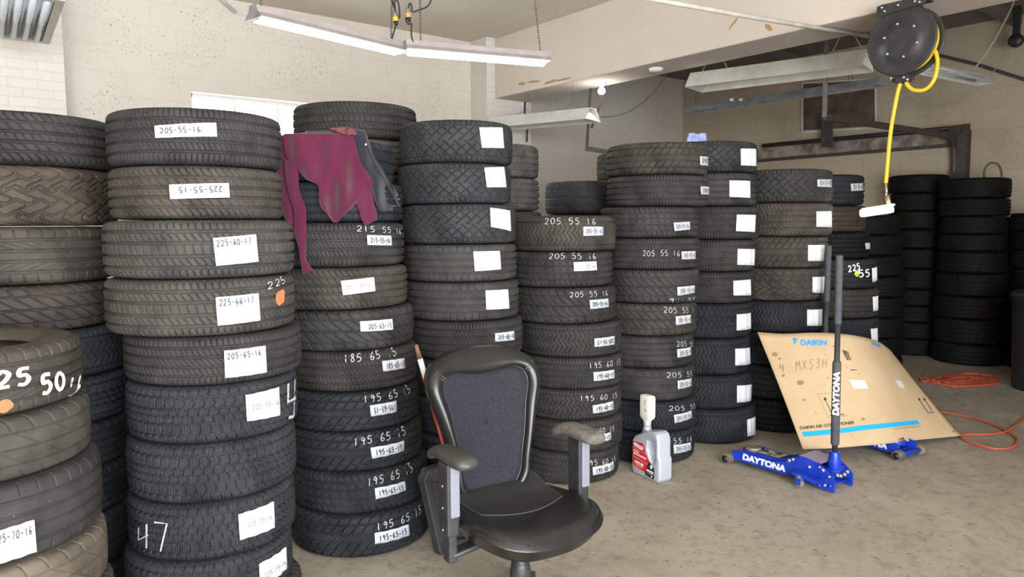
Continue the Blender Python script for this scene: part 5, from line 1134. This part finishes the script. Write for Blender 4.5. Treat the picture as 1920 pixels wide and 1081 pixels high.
for x, y, w_ in ((1452, 665, 6), (1461, 673, 3), (1500, 718, 7), (1468, 705, 3.5), (1617, 786, 4), (1788, 809, 4), (1507, 750, 3)):
    b = B(); ring = [on_card(x + w_ * (.8 + .3 * random.random()) * math.cos(t * .6283), y + w_ * .75 * (.8 + .3 * random.random()) * math.sin(t * .6283), .0075) for t in range(10)]
    b.add([on_card(x, y, .0075)] + ring, [(0, 1 + k, 1 + (k + 1) % 10) for k in range(10)]); b.build('stain', OILS, cb, fixn=False)
# ------------------------------------------------------------------ orange cords
ORC = plain('orange_cord', (.50, .10, .05), .5)
def floor_cord(label, pts, r=.007):
    b = B(); P = catmull([at(x, y, Z=r + .001) for x, y in pts], 8); b.tube(P, r, 8); o = b.build('extension_cord', ORC); tag(o, label, 'cord', 'orange cords on the floor'); return o
floor_cord('orange cord looping on the floor beside the cardboard corner', [(1755, 770), (1785, 775), (1825, 783), (1860, 795), (1884, 806), (1903, 818), (1907, 828), (1897, 838), (1868, 841), (1835, 834), (1812, 826), (1803, 820), (1806, 815), (1822, 814), (1850, 814), (1878, 811), (1896, 803), (1910, 792), (1925, 780)], .0085)
random.seed(5); pts = []
for k in range(11):
    cx0 = 1805 + 60 * random.uniform(-.4, .4); w_ = random.uniform(40, 70); hh = random.uniform(5, 10); cy0 = 711 + random.uniform(-3, 4)
    pts += [(cx0 - w_, cy0 + random.uniform(-3, 3)), (cx0, cy0 - hh), (cx0 + w_, cy0 + random.uniform(-3, 3)), (cx0 + random.uniform(-15, 15), cy0 + hh)]
floor_cord('tangled red-orange cord heap on the floor before the dark stacks', pts, .010)
# ------------------------------------------------------------------ oil jug with a small bottle draining into it
j0 = at(1186, 884, Z=0); j1 = at(1234, 905, Z=0); bx = (j1 - j0).normalized(); bd = Vector((-bx.y, bx.x, 0)); bd = bd if bd.dot(FH) > 0 else -bd
SILV = N('silver_plastic', (.46, .49, .54), .32, .25, .5).m
e = empty('oil_jug', j0, 0, 'silver motor oil jug with red label on the floor before the tires', 'oil jug')
W_ = (j1 - j0).length + .02
def J(u, z, h): return bx * (u * W_) + bd * h + Vector((0, 0, z))
out = [(.05, 0), (.93, 0), (1.0, .02), (1.0, .135), (.95, .155), (.95, .255), (.90, .285), (.80, .295), (.45, .280), (.40, .272), (.10, .235), (.02, .21), (.0, .19), (.0, .02)]
pk = [(.56, .232), (.70, .245), (.84, .240), (.87, .222), (.86, .125), (.80, .100), (.72, .100), (.66, .118), (.55, .175)]
bm = bmesh.new(); dep = .082
def lp(pts, h): vs = [bm.verts.new(J(u, z, h)) for u, z in pts]; return vs
o0, o1 = lp(out, 0), lp(out, dep); ins = lambda f: [(.5 * 0 + sum(p[0] for p in out) / len(out) * (1 - f) + p[0] * f, (.14 * (1 - f) + p[1] * f)) for p in out]
fr, bk_ = lp(ins(.93), -.010), lp(ins(.93), dep + .010)
for A_, B__ in ((fr, o0), (o0, o1), (o1, bk_)):
    for k in range(len(out)): bm.faces.new((A_[k], A_[(k + 1) % len(out)], B__[(k + 1) % len(out)], B__[k]))
bm.faces.new(bk_)
h0 = lp(pk, -.010); h1 = lp([(.71 + (u - .71) * .78, .17 + (z - .17) * .86) for u, z in pk], .030)
for k in range(len(pk)): bm.faces.new((h0[k], h0[(k + 1) % len(pk)], h1[(k + 1) % len(pk)], h1[k]))
bm.faces.new(h1)
ed = [bm.edges.get((fr[k], fr[(k + 1) % len(out)])) for k in range(len(out))] + [bm.edges.get((h0[k], h0[(k + 1) % len(pk)])) for k in range(len(pk))]
bmesh.ops.triangle_fill(bm, edges=ed, use_beauty=True); bmesh.ops.recalc_face_normals(bm, faces=bm.faces)
me = bpy.data.meshes.new('jug_body'); bm.to_mesh(me); bm.free(); jb = link('jug_body', me, SILV, e)
md = jb.modifiers.new('bevel', 'BEVEL'); md.width = .006; md.segments = 3; md.angle_limit = .45
for p in me.polygons: p.use_smooth = True
b = B(); nk = J(.27, 0, .055); b.tube([nk + Vector((0, 0, .235)), nk + Vector((0, 0, .275)), nk + Vector((0, 0, .300))], [.042, .026, .022], 20); b.build('jug_neck', SILV, e)
LR = plain('label_red', (.66, .02, .04), .4); LB = plain('label_black', (.015, .02, .02), .4); LT = plain('label_teal', (.16, .42, .40), .4); LGold = plain('label_gold', (.45, .33, .12), .4); LWt = plain('label_white', (.85, .85, .85), .4)
def lab(name, poly, mat, h=-.0112, par=None):
    b = B(); b.prism(poly, h - .0004, h, lambda u, z, q: J(u, z, q)); return b.build(name, mat, par or jb)
lbk = lab('label', [(.66, .112), (.78, .090), (.83, .080), (.83, .020), (.80, .014), (.52, .022), (.50, .05)], LB)
l1 = lab('label', [(.06, .198), (.42, .206), (.47, .190), (.53, .150), (.06, .164)], LR, -.0116); l2 = lab('label', [(.06, .159), (.54, .146), (.66, .112), (.60, .092), (.06, .112)], LR, -.0116); l3 = lab('label', [(.06, .106), (.59, .087), (.50, .034), (.08, .055)], LR, -.0116)
lab('label_line', [(.06, .164), (.53, .150), (.54, .146), (.06, .160)], LGold, -.0119); lab('label_line', [(.06, .112), (.60, .092), (.59, .087), (.06, .107)], LGold, -.0119)
lab('label_oval', [(.09, .187), (.13, .194), (.22, .192), (.30, .186), (.40, .185), (.44, .176), (.42, .165), (.34, .163), (.24, .170), (.12, .172)], LWt, -.0121, l1)
def jt(txt, u0, u1, z0, z1, mat, par, bold=.03, sh=0., h=-.0127, sl=0.):
    b = B(); text_on(b, txt, lambda u, v: J(u0 + (u1 - u0) * u, z0 + (z1 - z0) * v + sl * u, h), bold, sh); b.build('lettering', mat, par, fixn=False)
jt("O'Reilly", .12, .41, .171, .187, LT, l1, .03, .2, -.0128, -.004); jt('FULL', .09, .30, .139, .151, LWt, l2, .05, .15, sl=-.003); jt('SYNTHETIC', .09, .56, .121, .134, LWt, l2, .05, .15, sl=-.008)
jt('5W-20', .14, .46, .070, .088, LWt, l3, .06, .1, sl=-.006); jt('MOTOR OIL', .18, .42, .058, .065, LWt, l3, .02, sl=-.004)
b = B(); b.lathe([(0, .0005), (.012, .0005), (.012, 0)], n=20, M=Matrix((bx, Vector((0, 0, 1)), -bd)).transposed(), c=J(.72, .083, -.0118)); b.build('label_seal', LWt, lbk)
lab('label_panel', [(.57, .062), (.80, .058), (.80, .044), (.57, .048)], LWt, -.0118, lbk); jt('dexos', .60, .77, .049, .056, LR, lbk, .02); jt('5 QUARTS', .58, .80, .036, .040, LWt, lbk, .01)
b = B(); b.lathe([(0, .0005), (.006, .0005), (.006, 0)], n=16, M=Matrix((bx, Vector((0, 0, 1)), -bd)).transposed(), c=J(.74, .027, -.0118)); b.build('label_seal', LWt, lbk)
# the upside-down bottle
CLD = N('cloudy_white_plastic', (.78, .75, .64), .35, 0, .5); CLD.b.inputs['Subsurface Weight'].default_value = .15; CLD = CLD.m
e2 = empty('plastic_bottle', j0 + nk + Vector((0, 0, .298)), 0, 'small cloudy white bottle upside down on the oil jug neck', 'bottle')
b = B(); P = []
for z, sx_, sy_ in ((0, .017, .017), (.014, .017, .017), (.016, .021, .021), (.03, .022, .020), (.042, .040, .024), (.055, .048, .028), (.17, .048, .028), (.180, .044, .025), (.184, .030, .016)):
    p_ = 2.2 if z < .03 else 5; P.append([bx * (c_ * sx_) + bd * (s_ * sy_) + Vector((0, 0, z)) for c_, s_ in [sup(2 * math.pi * k / 28, p_) for k in range(28)]])
b.grid(P, closed_u=True); b.add(P[-1], [tuple(range(28))]); b.add(P[0], [tuple(range(28))]); bo = b.build('bottle_body', CLD, e2)
b = B(); b.tube([Vector((0, 0, -.004)), Vector((0, 0, .014))], .0235, 20); b.build('bottle_collar', SILV, e2)
for u, z, w_, h_ in ((.01, .15, .018, .006), (.008, .135, .010, .012), (.016, .105, .016, .003), (.016, .095, .018, .010)):
    b = B(); b.box(bx * u - bd * .0285 + Vector((0, 0, z)), (w_, .0008, h_), Matrix((bx, bd, Vector((0, 0, 1)))).transposed()); b.build('faded_print', plain('faded_grey_print', (.35, .34, .30), .7) if 'faded_grey_print' not in MATS else MATS['faded_grey_print'], bo)
# ------------------------------------------------------------------ dark bin at the right edge
p = at(1958, 730, Z=0); e = empty('waste_bin', p, 0, 'dark bin standing at the right picture edge below the tires', 'bin')
b = B(); b.lathe([(0, .0), (.24, .0), (.25, .02), (.275, .80), (.285, .81), (.285, .83), (.262, .83), (.24, .03), (0, .03)], n=40); b.build('bin_body', wear('dark_teal_plastic', (.008, .011, .012), (.012, .016, .017), .5, scale=6), e)
b = B(); b.lathe([(.284, .835), (.292, .83), (.292, .85), (.27, .885), (.10, .90), (0, .902)], n=40); b.build('bin_lid', plain('bin_lid_plastic', (.014, .017, .018), .45), e)
